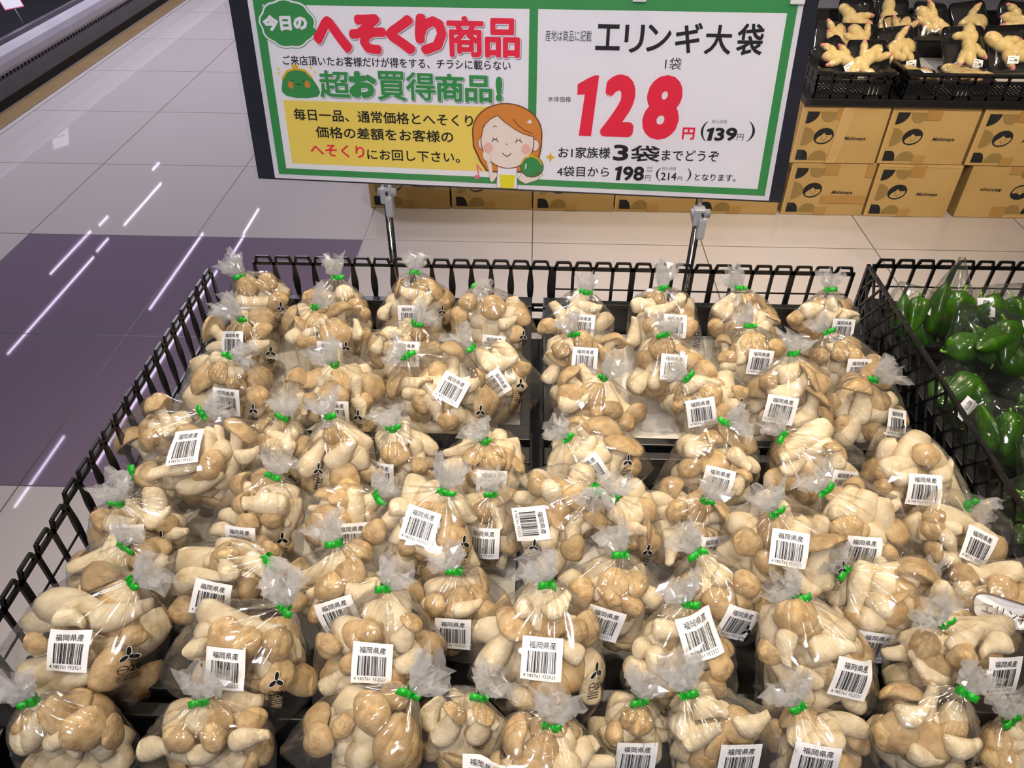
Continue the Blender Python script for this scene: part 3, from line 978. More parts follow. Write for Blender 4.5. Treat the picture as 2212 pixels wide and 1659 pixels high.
def carton_proto():
    c = thing('cardboard_carton', '', 'carton', (0, 0, 0), 'printed cardboard cartons by the back stand')
    b = MB().cbox((0, 0, 0.001), (CW, CD, CH), M['carton'], 0.002)
    b.box((0.004, -0.0015, CH - 0.008), (CW - 0.004, 0.001, CH - 0.0045), M['cartonedge'])
    b.box((-0.0008, -0.0008, 0.002), (0.004, 0.003, CH - 0.001), M['cartonedge'])
    U = lambda u: u * CW
    V = lambda v: (1 - v) * CH
    y = -0.0012
    q = lambda cx, cz, r, a0, a1, rz=None: [(cx, cz)] + ell(cx, cz, r, rz or r, 12, a0, a1)
    flat(b, q(U(.065), V(.09), .042, -math.pi / 2, 0), y, M['cprint'])
    flat(b, ell(U(.32), V(.09), .030, .036, 16, -math.pi, 0), y, M['cgrey'])
    flat(b, ell(U(.072), V(.52), .040, .033, 16, -math.pi / 2, math.pi / 2), y, M['cgrey'])
    flat(b, [(U(.05), V(.94)), (U(.19), V(.94))] + ell(U(.05) + .020, V(.94) + .0, .022, .037, 10, 0, math.pi / 2) + [(U(.05), V(.94) + .037)], y, M['cprint'])
    flat(b, ell(U(.31), V(.94), .034, .036, 16, 0, math.pi), y, M['cgrey'])
    # emblem: round face with dark hair
    cx, cz = U(.315), V(.51)
    flat(b, ell(cx, cz, .0345, .0290, 28, rot=.25), y, M['cprint'])
    flat(b, [(cx - .0240, cz - .0170), (cx - .0220, cz - .0090), (cx - .0150, cz - .0010), (cx - .0080, cz + .0030), (cx - .0010, cz + .0120), (cx + .0060, cz + .0050), (cx + .0170, cz + .0030), (cx + .0260, cz + .0060), (cx + .0290, cz - .0020), (cx + .0240, cz - .0120), (cx + .0120, cz - .0205), (cx - .0040, cz - .0240), (cx - .0170, cz - .0225)], y - .0004, M['carton'])
    for ex in (-.0060, .0110):
        flat(b, ell(cx + ex, cz - .0045 + ex * .25, .0019, .0019, 10), y - .0007, M['cprint'])
    stroke(b, [(cx - .0080, cz - .0125), (cx - .0010, cz - .0135), (cx + .0070, cz - .0118), (cx + .0130, cz - .0085)], .0011, y - .0007, M['cprint'])
    stroke(b, [(cx - .0010, cz - .0165), (cx + .0050, cz - .0160)], .0009, y - .0007, M['cprint'])
    put_text(b, 'Mishimaya', U(.555), V(.592), U(.255), .0165, y, M['cprint'], .02, skew=.35)
    b.build('box', c)
    MB().box((U(.40), -0.0020, CH - 0.045), (U(.57), -0.0005, CH - 0.001), M['tape']).build('packing_tape', c)
    MB().box((U(.40), -0.0020, 0.002), (U(.54), -0.0005, 0.032), M['tape']).build('packing_tape', c)
    return c


cx0 = carton_proto()
spots = []
for i, (x, lab) in enumerate(((1.786, 'carton on the floor at the end of the row, left stand before it'), (2.095, 'carton on the floor under the sign, second from the end'), (2.402, 'carton on the floor under the sign, below the cartoon lady'),
                              (2.708, 'carton on the floor under the sign, left of the stand with the red price'), (3.014, 'carton on the floor behind the stand with the red price'))):
    spots.append((x, 0.0, lab, 0))
spots += [(3.332, 0.0, 'lower carton at the sign edge, brown tape running across its right half', 1), (3.640, 0.0, 'lower carton second in the stacks, plain front with tape at bottom', 0), (3.975, 0.0, 'lower carton printed upside down, beside a dark gap', 2),
          (3.318, CH + 0.001, 'upper carton at the sign edge under the ginger, pale tape down its front', 3), (3.628, CH + 0.001, 'upper carton in the middle of the ginger stand', 0), (3.938, CH + 0.001, 'upper carton cut off by the right edge', 0)]
for i, (x, z, lab, kind) in enumerate(spots):
    c = cx0 if i == 0 else copy_thing(cx0, lab)
    c['label'] = lab
    yy = 0.247 + (0.004 if i % 2 else 0.0)
    if kind == 2:
        c.matrix_world = Matrix.Translation((x + CW, yy, z + CH + 0.001)) @ Matrix.Rotation(math.pi, 4, 'Y')
    else:
        c.location = (x, yy, z)
    if kind in (1, 3):
        t = MB()
        if kind == 1:
            t.box((CW * .44, -0.0023, 0.050), (CW - 0.002, -0.0008, 0.080), M['tape'])
            MB().box((CW * .90, -0.0026, CH - 0.05), (CW - 0.001, -0.0008, CH - 0.001), M['tape']).build('packing_tape', c)
        else:
            t.prism([(CW * .42, 0.002), (CW * .53, 0.002), (CW * .60, CH - 0.001), (CW * .46, CH - 0.001)], -0.0026, -0.0008, M['tapeclear'])
        t.build('crossing_tape', c)
# ------------------------------------------------------------------ ginger stand: black crates on a board on the cartons
gy = 0.235
GZ = 2 * CH + 0.004
o = MB().cbox((3.318, gy, GZ), (4.80, gy + 0.86, GZ + 0.026), M['black'], 0.004).build('display_board')
tag(o, 'black board lying on the upper cartons below the ginger crates', 'board')
o2 = MB().box((3.55, 0.66, 0), (4.80, 1.08, GZ - 0.001), M['carton']).build('carton_stack')
tag(o2, 'plain cardboard block behind the cartons carrying the rear ginger crate', 'carton')
gcr = [('black ginger crate at the front left, mesh front', 3.335, gy + 0.004, 0.262, 0.42), ('black ginger crate at the front right, mesh front with slots', 3.632, gy + 0.004, 0.60, 0.42), ('black ginger crate at the rear holding the highest packs', 3.40, gy + 0.435, 0.60, 0.42), ('black ginger crate at the rear, cut off by the right edge', 4.02, gy + 0.435, 0.60, 0.42)]
for k, (lab, x, y, wd, dp) in enumerate(gcr):
    crate(lab, x, y, wd, dp, wall=0.076, lattice=(0,), z=GZ + 0.027, group='black ginger crates')
for lab, x, y, wd in (('white liner sheet in the front left ginger crate', 3.345, gy + 0.016, 0.242), ('white liner sheet in the front right ginger crate', 3.644, gy + 0.016, 0.576)):
    o = MB().box((x, y, GZ + 0.036), (x + wd, y + 0.396, GZ + 0.044), M['liner']).build('liner_sheet')
    tag(o, lab, 'liner', 'liner sheets in the crates')

# bags: place, neck angle, half sizes, tie point, tuft angle and length, sticker, leaf mark, which one
BAGS = [
    ((1.8795, -1.2168, 0.525), -24.6236, 0.0643, 0.0353, 0.0569, (0.0084, 0.0607), -26.5651, 0.0356, (-0.005, -0.0179, 24.6), (0.0786, -0.0514, 32.6), [('f', 0.006, 0.038, 0.022), ('f', 0.046, 0.029, 0.018), ('s', -0.018, 0.023, 0.043, -0.0), ('f', 0.044, -0.005, 0.019), ('s', 0.018, -0.028, 0.066, -0.036)], 'in the back left corner beside the wavy fence'),
    ((2.0295, -1.2451, 0.5219), 0.0, 0.0672, 0.0387, 0.0624, (0.0077, 0.0791), -18.939, 0.0324, None, (0.0682, -0.0347, 8.0), [('e', 0.03, 0.063, 0.018), ('f', 0.059, 0.036, 0.016), ('s', 0.013, 0.012, 0.048, 0.021), ('f', 0.065, 0.005, 0.013), ('f', -0.039, 0.046, 0.018)], 'second from the corner by the wavy fence, tie lying flat'),
    ((2.1749, -1.2171, 0.525), 1.3639, 0.0627, 0.0378, 0.061, (0.0039, 0.0689), -19.8446, 0.0283, (-0.0013, -0.0099, -1.4), (0.0581, -0.0073, 6.6), [('m', 0.01, 0.033, -0.027, 0.042), ('m', 0.002, 0.008, 0.045, 0.042), ('s', -0.052, -0.017, -0.045, 0.015), ('f', 0.051, 0.018, 0.015)], 'showing two curved stems under a green bow, against the wavy fence'),
    ((2.3256, -1.2611, 0.525), -20.3616, 0.0708, 0.0411, 0.0663, (-0.0008, 0.0828), 167.7714, 0.0269, (-0.0093, -0.0342, 25.4), (0.0504, -0.0506, 28.4), [('f', -0.048, 0.044, 0.017), ('f', 0.019, 0.028, 0.022), ('s', 0.012, 0.001, 0.042, -0.007), ('f', 0.056, 0.006, 0.016), ('f', 0.044, -0.029, 0.016), ('s', 0.03, -0.026, 0.042, -0.061), ('f', -0.019, 0.056, 0.017)], 'with a broad tuft, last against the wavy fence before the gap'),
    ((1.8898, -1.3418, 0.5308), 1.9092, 0.0693, 0.0341, 0.0551, (0.011, 0.0475), -71.793, 0.0477, (-0.0023, 0.0056, -1.9), (0.0586, -0.0172, 6.1), [('f', 0.018, 0.024, 0.014), ('f', 0.041, 0.029, 0.014), ('s', 0.023, 0.004, 0.058, 0.012)], 'in the left crate under the corner bag, tuft flopped left'),
    ((2.0283, -1.3309, 0.5464), -7.7652, 0.0708, 0.0366, 0.059, (0.008, 0.0502), 78.3051, 0.035, (0.0235, -0.0315, 10.8), (0.0693, -0.0487, 15.8), [('f', 0.042, 0.011, 0.026), ('m', -0.05, 0.0, -0.019, 0.024), ('m', -0.019, -0.001, 0.007, 0.015), ('f', -0.004, -0.005, 0.018), ('s', 0.07, -0.011, 0.078, 0.01)], 'left crate second row, with folded cap under a white tuft'),
    ((2.1789, -1.3704, 0.537), 18.9046, 0.0662, 0.0342, 0.0552, (0.0038, 0.0611), 42.1924, 0.0332, (0.0085, 0.0095, -18.9), None, [('s', -0.044, 0.02, -0.011, 0.038), ('m', -0.045, -0.009, -0.044, 0.006), ('f', -0.018, 0.012, 0.014), ('f', 0.02, 0.055, 0.014), ('f', 0.048, 0.04, 0.014)], 'left crate second row, tie above a half-hidden sticker'),
    ((2.346, -1.4283, 0.541), -42.3575, 0.0547, 0.0339, 0.0549, (-0.0002, 0.0681), -4.7079, 0.0341, (-0.0113, -0.001, 97.4), (0.0125, -0.0347, 50.4), [('s', 0.0, 0.046, 0.033, -0.002), ('s', -0.013, 0.007, 0.021, -0.019), ('e', -0.002, -0.023, 0.012)], 'with two fat white stems, beside the gap between the crates'),
    ((1.9149, -1.5061, 0.557), 8.2192, 0.0737, 0.0393, 0.0634, (0.0131, 0.0678), 112.0746, 0.0428, (0.0218, -0.0019, -3.2), (0.0841, -0.0249, -0.2), [('s', -0.019, 0.066, 0.008, 0.061), ('s', -0.01, 0.036, 0.041, 0.042), ('f', 0.026, 0.025, 0.011), ('f', 0.062, 0.013, 0.017), ('f', 0.005, 0.033, 0.017)], 'against the left fence, white stem at upper left, large sticker'),
    ((2.0895, -1.5002, 0.557), 4.8304, 0.0647, 0.0401, 0.0667, (0.0082, 0.0526), -60.5374, 0.0327, (0.015, -0.0229, -4.8), (0.0617, -0.0427, 3.2), [('e', -0.015, 0.023, 0.011), ('f', 0.004, 0.003, 0.021), ('s', 0.037, 0.038, 0.042, 0.012), ('s', 0.04, 0.005, 0.05, -0.018), ('f', 0.063, -0.002, 0.014), ('f', -0.029, -0.007, 0.012), ('s', -0.045, 0.003, -0.038, -0.021)], 'left crate third row, thick white stem beside a round cap'),
    ((2.2648, -1.5099, 0.561), -42.2446, 0.0697, 0.0419, 0.0675, (0.0024, 0.0905), -36.7999, 0.0164, (0.0255, 0.0062, 69.2), (0.0262, -0.0542, 50.2), [('e', -0.034, 0.049, 0.011), ('m', -0.004, 0.004, -0.003, 0.041), ('f', -0.027, 0.024, 0.014), ('s', -0.009, 0.027, -0.009, -0.017), ('s', 0.006, -0.014, 0.008, -0.044), ('f', -0.018, -0.027, 0.017), ('m', 0.037, 0.0, 0.065, -0.011)], 'lying tilted with a slanted sticker over the bare left tray'),
    ((2.4858, -1.2482, 0.525), 11.7683, 0.068, 0.0336, 0.0542, (-0.0032, 0.059), -23.6172, 0.027, (0.0025, -0.0018, -7.8), (0.0605, -0.0166, -3.8), [('s', -0.032, 0.017, 0.021, 0.017), ('s', -0.015, 0.035, 0.029, 0.031), ('s', 0.028, -0.013, 0.043, -0.028), ('f', -0.057, -0.012, 0.018)], 'right crate back row beside the gap, thin silver tuft'),
    ((2.6423, -1.2427, 0.525), -4.8793, 0.0666, 0.0384, 0.0619, (-0.0081, 0.0668), 28.706, 0.0383, (0.0085, -0.003, 6.9), (0.051, -0.0266, 12.9), [('s', -0.04, 0.023, 0.018, 0.039), ('f', -0.033, -0.0, 0.016), ('e', 0.027, 0.05, 0.013), ('f', 0.044, -0.002, 0.018), ('s', -0.072, -0.032, -0.054, 0.015), ('s', -0.062, 0.036, -0.021, 0.047)], 'right crate back row, tall spiky tuft over a flat green tie'),
    ((2.7898, -1.2375, 0.525), 0.0, 0.0671, 0.0346, 0.0557, (-0.0108, 0.0647), -74.4405, 0.0347, None, None, [('s', -0.06, 0.019, -0.026, 0.051), ('s', -0.048, 0.008, -0.032, 0.04), ('f', -0.062, -0.001, 0.015), ('m', 0.013, -0.013, 0.037, 0.016), ('f', 0.002, 0.049, 0.015)], 'right crate back row, loose tuft bent left of its tie'),
    ((2.9392, -1.2322, 0.525), 8.5308, 0.0664, 0.031, 0.05, (-0.0127, 0.0641), 5.2133, 0.0275, (0.0213, -0.0062, -6.5), None, [('s', -0.056, 0.015, -0.01, 0.031), ('m', -0.012, 0.045, 0.011, 0.026), ('s', 0.011, 0.011, 0.038, 0.036), ('f', -0.065, 0.001, 0.015)], 'at the back right corner, slim upright tuft'),
    ((2.4731, -1.382, 0.541), -6.2419, 0.0674, 0.033, 0.0532, (-0.0031, 0.0493), -30.6689, 0.03, (0.0115, 0.0052, 9.2), None, [('m', -0.071, -0.029, -0.042, 0.008), ('f', -0.025, 0.02, 0.015), ('f', 0.015, 0.029, 0.019), ('f', 0.051, 0.015, 0.013)], 'right crate second row by the gap, flat sticker in its middle'),
    ((2.6276, -1.3917, 0.541), -7.4959, 0.0633, 0.0373, 0.0602, (-0.0077, 0.0588), 18.9704, 0.0169, (-0.0005, 0.0042, 10.5), (0.0502, -0.0158, 15.5), [('f', -0.02, 0.037, 0.02), ('s', -0.066, -0.031, -0.036, 0.004), ('s', -0.032, -0.03, -0.027, -0.01), ('f', 0.045, 0.014, 0.016)], 'right crate second row, sticker half veiled by a tuft'),
    ((2.7691, -1.3679, 0.541), 4.5739, 0.0662, 0.0307, 0.0496, (-0.0098, 0.0568), -63.1329, 0.0254, (0.0056, 0.0006, -0.6), None, [('f', -0.006, 0.03, 0.024), ('f', -0.043, 0.005, 0.015), ('s', -0.024, -0.006, -0.033, 0.028), ('s', -0.057, -0.015, -0.023, -0.014), ('f', 0.036, 0.027, 0.016)], 'right crate second row, one long brown cap above its sticker'),
    ((2.9206, -1.3816, 0.541), -18.2394, 0.0643, 0.03, 0.0473, (-0.0127, 0.074), -37.5284, 0.0261, (0.0107, -0.007, 18.2), (0.0596, -0.0196, 26.2), [('s', -0.021, 0.045, 0.015, 0.048), ('f', -0.036, 0.031, 0.013), ('f', -0.004, 0.029, 0.016), ('f', 0.019, 0.025, 0.013)], 'right crate second row at the right wall, glaring white stem'),
    ((2.4966, -1.506, 0.553), 15.4786, 0.0589, 0.0365, 0.0608, (-0.0045, 0.0481), 39.0939, 0.0309, None, None, [('f', -0.049, 0.012, 0.021), ('s', -0.058, -0.008, -0.013, 0.0), ('f', 0.003, -0.002, 0.011), ('s', -0.038, -0.035, 0.005, -0.037), ('f', 0.028, 0.005, 0.016), ('f', 0.049, -0.006, 0.014), ('s', 0.019, -0.04, 0.06, -0.025)], 'right crate front left, cut white stems and no sticker'),
    ((2.6684, -1.5127, 0.5583), -32.9052, 0.0605, 0.0344, 0.0554, (-0.0065, 0.0616), -30.4111, 0.0267, (-0.016, 0.0089, 20.9), (0.0332, -0.0215, 40.9), [('s', -0.019, 0.05, 0.035, 0.039), ('f', 0.012, 0.019, 0.02), ('f', -0.055, 0.046, 0.011), ('s', 0.033, -0.002, 0.037, -0.041), ('f', 0.049, 0.007, 0.013)], 'right crate front, green tie at upper left, tilted sticker'),
    ((2.7925, -1.5054, 0.5614), 10.4915, 0.0644, 0.0399, 0.0672, (-0.0149, 0.0752), 15.9454, 0.0233, (-0.0251, -0.0066, -2.5), (0.0332, -0.0227, -2.5), [('s', -0.034, 0.041, 0.009, 0.062), ('m', -0.042, 0.01, 0.016, 0.042), ('m', 0.002, -0.027, 0.032, 0.023), ('f', -0.049, 0.031, 0.015), ('f', 0.036, 0.051, 0.015)], 'right crate front, tall tuft and two mushrooms crossing a sticker'),
    ((2.9184, -1.4998, 0.5477), 11.6115, 0.0644, 0.0338, 0.0545, (-0.0154, 0.051), 70.475, 0.0299, (0.0394, -0.0047, -3.6), (0.0765, -0.025, -3.6), [('m', -0.021, -0.021, -0.03, 0.039), ('f', -0.045, -0.021, 0.015), ('s', -0.04, -0.055, -0.014, 0.003)], 'right crate front right corner, one huge stem with broad cap'),
    ((1.8552, -1.6036, 0.549), 51.9728, 0.0529, 0.0328, 0.055, (0.0051, 0.0798), 14.9071, 0.0303, None, None, [('e', -0.003, 0.032, 0.01), ('e', 0.01, 0.066, 0.014), ('f', -0.006, -0.004, 0.015)], 'by the left fence, bare white stems beside an upright green tie'),
    ((1.9466, -1.6721, 0.573), -96.5198, 0.0516, 0.032, 0.0861, (0.0008, 0.0759), -39.2594, 0.0134, (0.0323, 0.0082, 88.5), None, [('m', 0.008, -0.003, -0.0, 0.064), ('s', -0.024, 0.026, -0.009, -0.035), ('s', -0.033, 0.077, -0.041, 0.041), ('f', 0.017, -0.026, 0.019), ('s', -0.0, -0.063, 0.006, -0.091)], 'lying sideways by the left fence with two long white stems'),
    ((2.0199, -1.6045, 0.541), 11.6593, 0.0391, 0.03, 0.0429, (0.0076, 0.0481), -26.5651, 0.0136, None, None, [], 'small and dim with film pleats fanning from its top'),
    ((2.1305, -1.6607, 0.573), -12.0568, 0.0529, 0.0328, 0.0619, (0.007, 0.0683), -20.0952, 0.0218, None, (-0.02, -0.0094, 20.1), [('s', -0.044, -0.002, -0.007, 0.034), ('s', -0.008, 0.005, 0.041, 0.025), ('f', 0.01, -0.019, 0.022), ('f', 0.004, 0.043, 0.011)], 'upright between two crates, two long stems over a round cap'),
    ((2.2133, -1.6291, 0.553), -14.8265, 0.0446, 0.03, 0.0511, (0.0043, 0.0479), -7.9435, 0.0174, (-0.031, -0.0138, 17.8), None, [('s', 0.009, 0.021, 0.019, 0.045), ('f', 0.002, 0.007, 0.019), ('f', 0.029, -0.015, 0.013)], 'right of the upright bag, veiled sticker at lower left'),
    ((2.3343, -1.6328, 0.541), -2.7702, 0.06, 0.03, 0.0452, (0.0007, 0.0441), -43.3634, 0.0248, (0.0088, -0.0166, 5.8), None, [], 'with wide silver tuft on the middle of the black divider'),
    ((2.4861, -1.6224, 0.545), -41.9335, 0.0609, 0.0355, 0.0573, (-0.0004, 0.0564), -10.5518, 0.0208, (-0.0054, 0.0008, 6.9), (0.0337, -0.03, 49.9), [], 'with ball-shaped tuft at left and long clear corner at right'),
    ((2.0415, -1.7418, 0.5562), 12.3808, 0.0645, 0.03, 0.0455, (0.0074, 0.0579), -0.4244, 0.0135, (-0.008, -0.0297, -9.4), (0.0588, -0.0361, -4.4), [('m', 0.037, 0.026, -0.026, 0.016), ('f', -0.006, -0.004, 0.016), ('f', 0.028, 0.006, 0.014), ('s', -0.058, -0.031, -0.028, -0.038)], 'with one long stem lying level under its green tie'),
    ((1.8802, -1.7717, 0.5485), -18.4349, 0.0577, 0.0306, 0.0493, (0.0152, 0.0443), -1.3859, 0.0124, (0.0125, -0.0041, 16.4), (0.0685, -0.0366, 26.4), [('f', -0.018, 0.035, 0.014), ('s', -0.013, 0.027, 0.01, 0.015), ('f', 0.052, -0.005, 0.016), ('s', 0.054, -0.015, 0.072, -0.017), ('s', 0.031, 0.013, 0.053, 0.01)], 'at the joint of the two left fences, dark caps at left'),
    ((2.2668, -1.7858, 0.581), 23.0513, 0.0729, 0.0396, 0.0638, (-0.0001, 0.0666), -8.4089, 0.0349, (-0.0081, 0.0187, -7.1), (0.051, 0.0099, -15.1), [('f', -0.056, -0.012, 0.016), ('f', 0.03, 0.017, 0.02), ('s', -0.013, -0.01, 0.043, -0.013), ('f', -0.014, -0.016, 0.009), ('s', 0.047, -0.029, 0.079, -0.02), ('s', 0.013, 0.062, 0.045, 0.038), ('s', -0.052, 0.018, -0.029, 0.027)], 'in the very middle of the heap, with a tilted sticker'),
    ((2.3524, -1.7384, 0.5455), -4.1446, 0.0394, 0.0301, 0.0476, (0.0006, 0.0473), -11.2188, 0.0123, (-0.0147, -0.0152, 6.1), None, [('f', -0.012, 0.027, 0.014), ('s', -0.001, 0.037, 0.013, 0.001)], 'narrow and shaded, squeezed right of the middle bag'),
    ((2.43, -1.7601, 0.5923), 55.2348, 0.0617, 0.0358, 0.0578, (-0.0077, 0.0611), 152.9873, 0.0229, (-0.015, -0.0275, 22.8), (0.0241, -0.0615, -47.2), [('s', -0.048, 0.013, -0.004, 0.012), ('f', -0.017, 0.034, 0.017), ('f', 0.033, 0.005, 0.016), ('m', 0.013, -0.035, 0.009, 0.001), ('s', 0.041, -0.055, 0.051, -0.007), ('f', -0.063, 0.006, 0.014)], 'with its sticker turned on its side, leaning on a neighbour'),
    ((2.5218, -1.7439, 0.5632), -23.6821, 0.0414, 0.0296, 0.0528, (-0.0019, 0.0431), 46.7014, 0.0143, None, (0.0068, -0.0548, 31.7), [('f', 0.011, -0.033, 0.016), ('m', -0.008, -0.003, 0.016, -0.013), ('s', -0.023, 0.032, -0.012, 0.013)], 'narrow, beside the bare tray, one shining round cap'),
    ((2.6554, -1.6376, 0.557), 20.8286, 0.0678, 0.0347, 0.0559, (-0.0106, 0.0636), 93.9603, 0.0261, (0.0006, -0.0129, -8.8), None, [('f', -0.044, -0.009, 0.016), ('m', -0.055, 0.011, -0.021, 0.029), ('s', 0.004, 0.033, 0.035, 0.024), ('s', -0.044, -0.043, -0.009, -0.024), ('m', 0.03, -0.02, 0.033, 0.011), ('e', 0.048, 0.025, 0.009)], 'spilling over the right divider, tie at top right, large tilted sticker'),
    ((2.8041, -1.6282, 0.557), -44.0452, 0.0583, 0.0361, 0.0582, (-0.0073, 0.0657), 16.816, 0.0235, (0.0028, -0.0304, 52.0), None, [('s', -0.036, 0.05, -0.004, 0.039), ('s', -0.047, 0.036, -0.009, 0.028), ('f', -0.058, 0.027, 0.02), ('f', -0.04, -0.006, 0.018), ('m', 0.008, -0.008, 0.026, 0.007)], 'with a crumpled sticker, neck pointing up left at the right divider'),
    ((2.932, -1.6681, 0.557), 106.1134, 0.0627, 0.0388, 0.0731, (-0.0015, 0.0384), 19.7289, 0.0154, (-0.0026, -0.0196, -104.1), None, [('s', -0.007, -0.078, -0.042, -0.036), ('f', -0.049, -0.01, 0.017), ('s', -0.004, -0.054, -0.025, -0.017), ('s', -0.021, -0.006, -0.043, 0.018), ('f', 0.015, -0.069, 0.013), ('e', 0.018, -0.05, 0.009), ('f', -0.011, -0.088, 0.012)], 'by the right crate wall, flat readable sticker in the middle'),
    ((2.7152, -1.804, 0.5816), -19.9325, 0.0701, 0.039, 0.0628, (-0.01, 0.0652), -10.7486, 0.03, (-0.0095, 0.0235, 26.9), (0.0374, -0.0296, 27.9), [('s', 0.008, -0.044, -0.013, -0.002), ('m', 0.023, -0.046, 0.032, 0.011), ('f', -0.039, 0.006, 0.014), ('f', -0.05, 0.039, 0.017), ('s', -0.071, 0.004, -0.029, -0.021)], 'right half, large level sticker with leaf mark below it'),
    ((2.6097, -1.7259, 0.5357), 29.0546, 0.0578, 0.0358, 0.0585, (-0.0108, 0.0459), 12.6698, 0.0132, (0.0337, -0.0078, -25.1), None, [('f', -0.029, 0.018, 0.015), ('f', 0.004, 0.004, 0.018), ('s', -0.027, -0.013, -0.0, -0.048)], 'right of the bare tray, tuft hiding most of its sticker'),
    ((2.8203, -1.7606, 0.5675), -36.3629, 0.0589, 0.0365, 0.0601, (-0.009, 0.0791), 3.6186, 0.0254, (-0.0198, 0.0013, 39.4), (0.0059, -0.0411, 44.4), [('f', -0.006, 0.028, 0.019), ('s', -0.033, 0.066, -0.019, 0.053), ('f', 0.009, -0.017, 0.013), ('s', -0.027, -0.031, 0.001, -0.046)], 'right half, one long hooked brown cap over its sticker'),
    ((2.9402, -1.7635, 0.548), -145.7131, 0.0641, 0.039, 0.063, (0.0189, 0.05), 120.0686, 0.0285, (0.0016, -0.0174, 169.7), None, [('s', 0.091, 0.021, 0.058, 0.005), ('f', 0.076, -0.006, 0.015), ('f', 0.055, -0.027, 0.013), ('s', 0.045, -0.011, 0.015, 0.003), ('s', 0.018, -0.03, -0.018, -0.04), ('m', 0.006, 0.007, 0.035, 0.023)], 'at the right wall with a sticker sloping down to the right'),
    ((1.8956, -1.8368, 0.5535), 2.9108, 0.0542, 0.03, 0.0388, (0.0138, 0.0416), 15.141, 0.0088, None, None, [], 'without a sticker, directly above the large front left bag'),
    ((2.0364, -1.8588, 0.565), 56.6222, 0.0567, 0.0352, 0.0641, (-0.0025, 0.0708), 117.8328, 0.0323, (0.0008, -0.0035, -43.6), None, [('s', -0.031, -0.036, -0.024, 0.017), ('f', 0.001, -0.04, 0.018), ('m', -0.004, 0.022, -0.022, 0.029), ('s', -0.017, 0.046, 0.001, 0.058)], 'with sharp sticker turned clockwise and tuft hanging at right'),
    ((2.1476, -1.7448, 0.5498), 54.8061, 0.0422, 0.03, 0.0429, (-0.0026, 0.0784), -23.7309, 0.0226, (0.0243, 0.011, -54.8), None, [], 'mostly buried, sticker corner behind a crumpled tuft'),
    ((2.1766, -1.8693, 0.565), -9.5491, 0.0609, 0.0339, 0.0546, (0.0079, 0.0659), -46.1124, 0.0291, (0.0043, -0.0105, -7.5), None, [('f', -0.044, 0.005, 0.012), ('f', -0.013, 0.016, 0.017), ('s', 0.013, 0.014, 0.036, 0.009), ('f', -0.026, -0.013, 0.012)], 'with a long green tie and a sticker tilted upward'),
    ((1.9128, -1.9516, 0.577), 31.2284, 0.0756, 0.0414, 0.0667, (0.0101, 0.097), 41.0218, 0.0296, (0.0017, 0.0201, -29.2), (0.0626, 0.0332, -23.2), [('s', -0.035, 0.029, -0.005, 0.049), ('s', -0.002, 0.055, 0.044, 0.093), ('f', 0.044, 0.028, 0.021), ('s', -0.034, -0.041, 0.026, 0.004), ('s', -0.013, -0.048, 0.041, -0.005), ('f', 0.063, 0.078, 0.012), ('f', -0.035, -0.004, 0.012)], 'largest at the lower left fence, white cut stem above its sticker'),
    ((2.3046, -1.8735, 0.549), 8.7974, 0.0586, 0.0308, 0.0496, (0.0003, 0.0551), -61.336, 0.0171, (0.0091, -0.017, -6.8), None, [('f', -0.017, 0.012, 0.013), ('s', 0.004, 0.01, 0.029, 0.018), ('f', 0.045, 0.012, 0.012)], 'shaded in a hollow, sticker level between two large bags'),
    ((2.4996, -1.875, 0.565), 10.3973, 0.0577, 0.0327, 0.0527, (-0.0069, 0.067), -56.5784, 0.0296, (-0.0154, -0.0119, 2.6), None, [('f', -0.049, 0.017, 0.016), ('f', -0.012, 0.035, 0.019), ('f', 0.018, 0.042, 0.015), ('f', 0.013, 0.013, 0.013), ('s', 0.047, 0.017, 0.026, 0.033), ('f', -0.01, 0.017, 0.009)], 'with a big round cap at top and sticker tilted right'),
    ((2.6216, -1.8673, 0.5687), -21.0375, 0.0611, 0.0306, 0.0494, (-0.005, 0.0694), -36.5469, 0.0284, (0.0064, -0.016, 41.0), (0.0102, -0.0399, 29.0), [('f', -0.043, 0.048, 0.013), ('f', -0.01, 0.018, 0.018), ('f', 0.032, 0.016, 0.016)], 'brown-capped and dim under the large level-sticker bag'),
    ((2.4098, -1.9519, 0.585), 7.9072, 0.0652, 0.0404, 0.0665, (-0.0045, 0.0837), -57.4213, 0.0286, (-0.0008, 0.0162, -4.9), (0.0578, -0.0032, 0.1), [('e', -0.029, 0.06, 0.011), ('s', -0.003, 0.052, 0.011, 0.07), ('s', 0.042, 0.018, 0.021, 0.026), ('f', 0.011, -0.012, 0.022), ('s', -0.025, -0.03, 0.013, -0.036), ('s', 0.062, -0.031, 0.053, -0.002), ('m', -0.064, -0.024, -0.035, 0.032), ('f', 0.039, 0.049, 0.012)], 'front middle, upright, large level sticker between two thick stems'),
    ((2.2365, -1.9526, 0.577), 2.0902, 0.0657, 0.0356, 0.0574, (0.0044, 0.0797), 52.2532, 0.0235, (0.0007, 0.0121, -0.1), None, [('f', -0.027, 0.037, 0.015), ('f', -0.006, 0.037, 0.015), ('f', -0.051, 0.015, 0.015), ('f', -0.03, 0.007, 0.012), ('m', 0.022, 0.019, 0.039, 0.052), ('s', 0.022, 0.001, 0.038, 0.018), ('s', -0.057, -0.03, -0.038, -0.018), ('s', -0.037, -0.021, -0.009, -0.027), ('f', 0.023, -0.011, 0.015)], 'front, wide green tie on top and glossy film at right'),
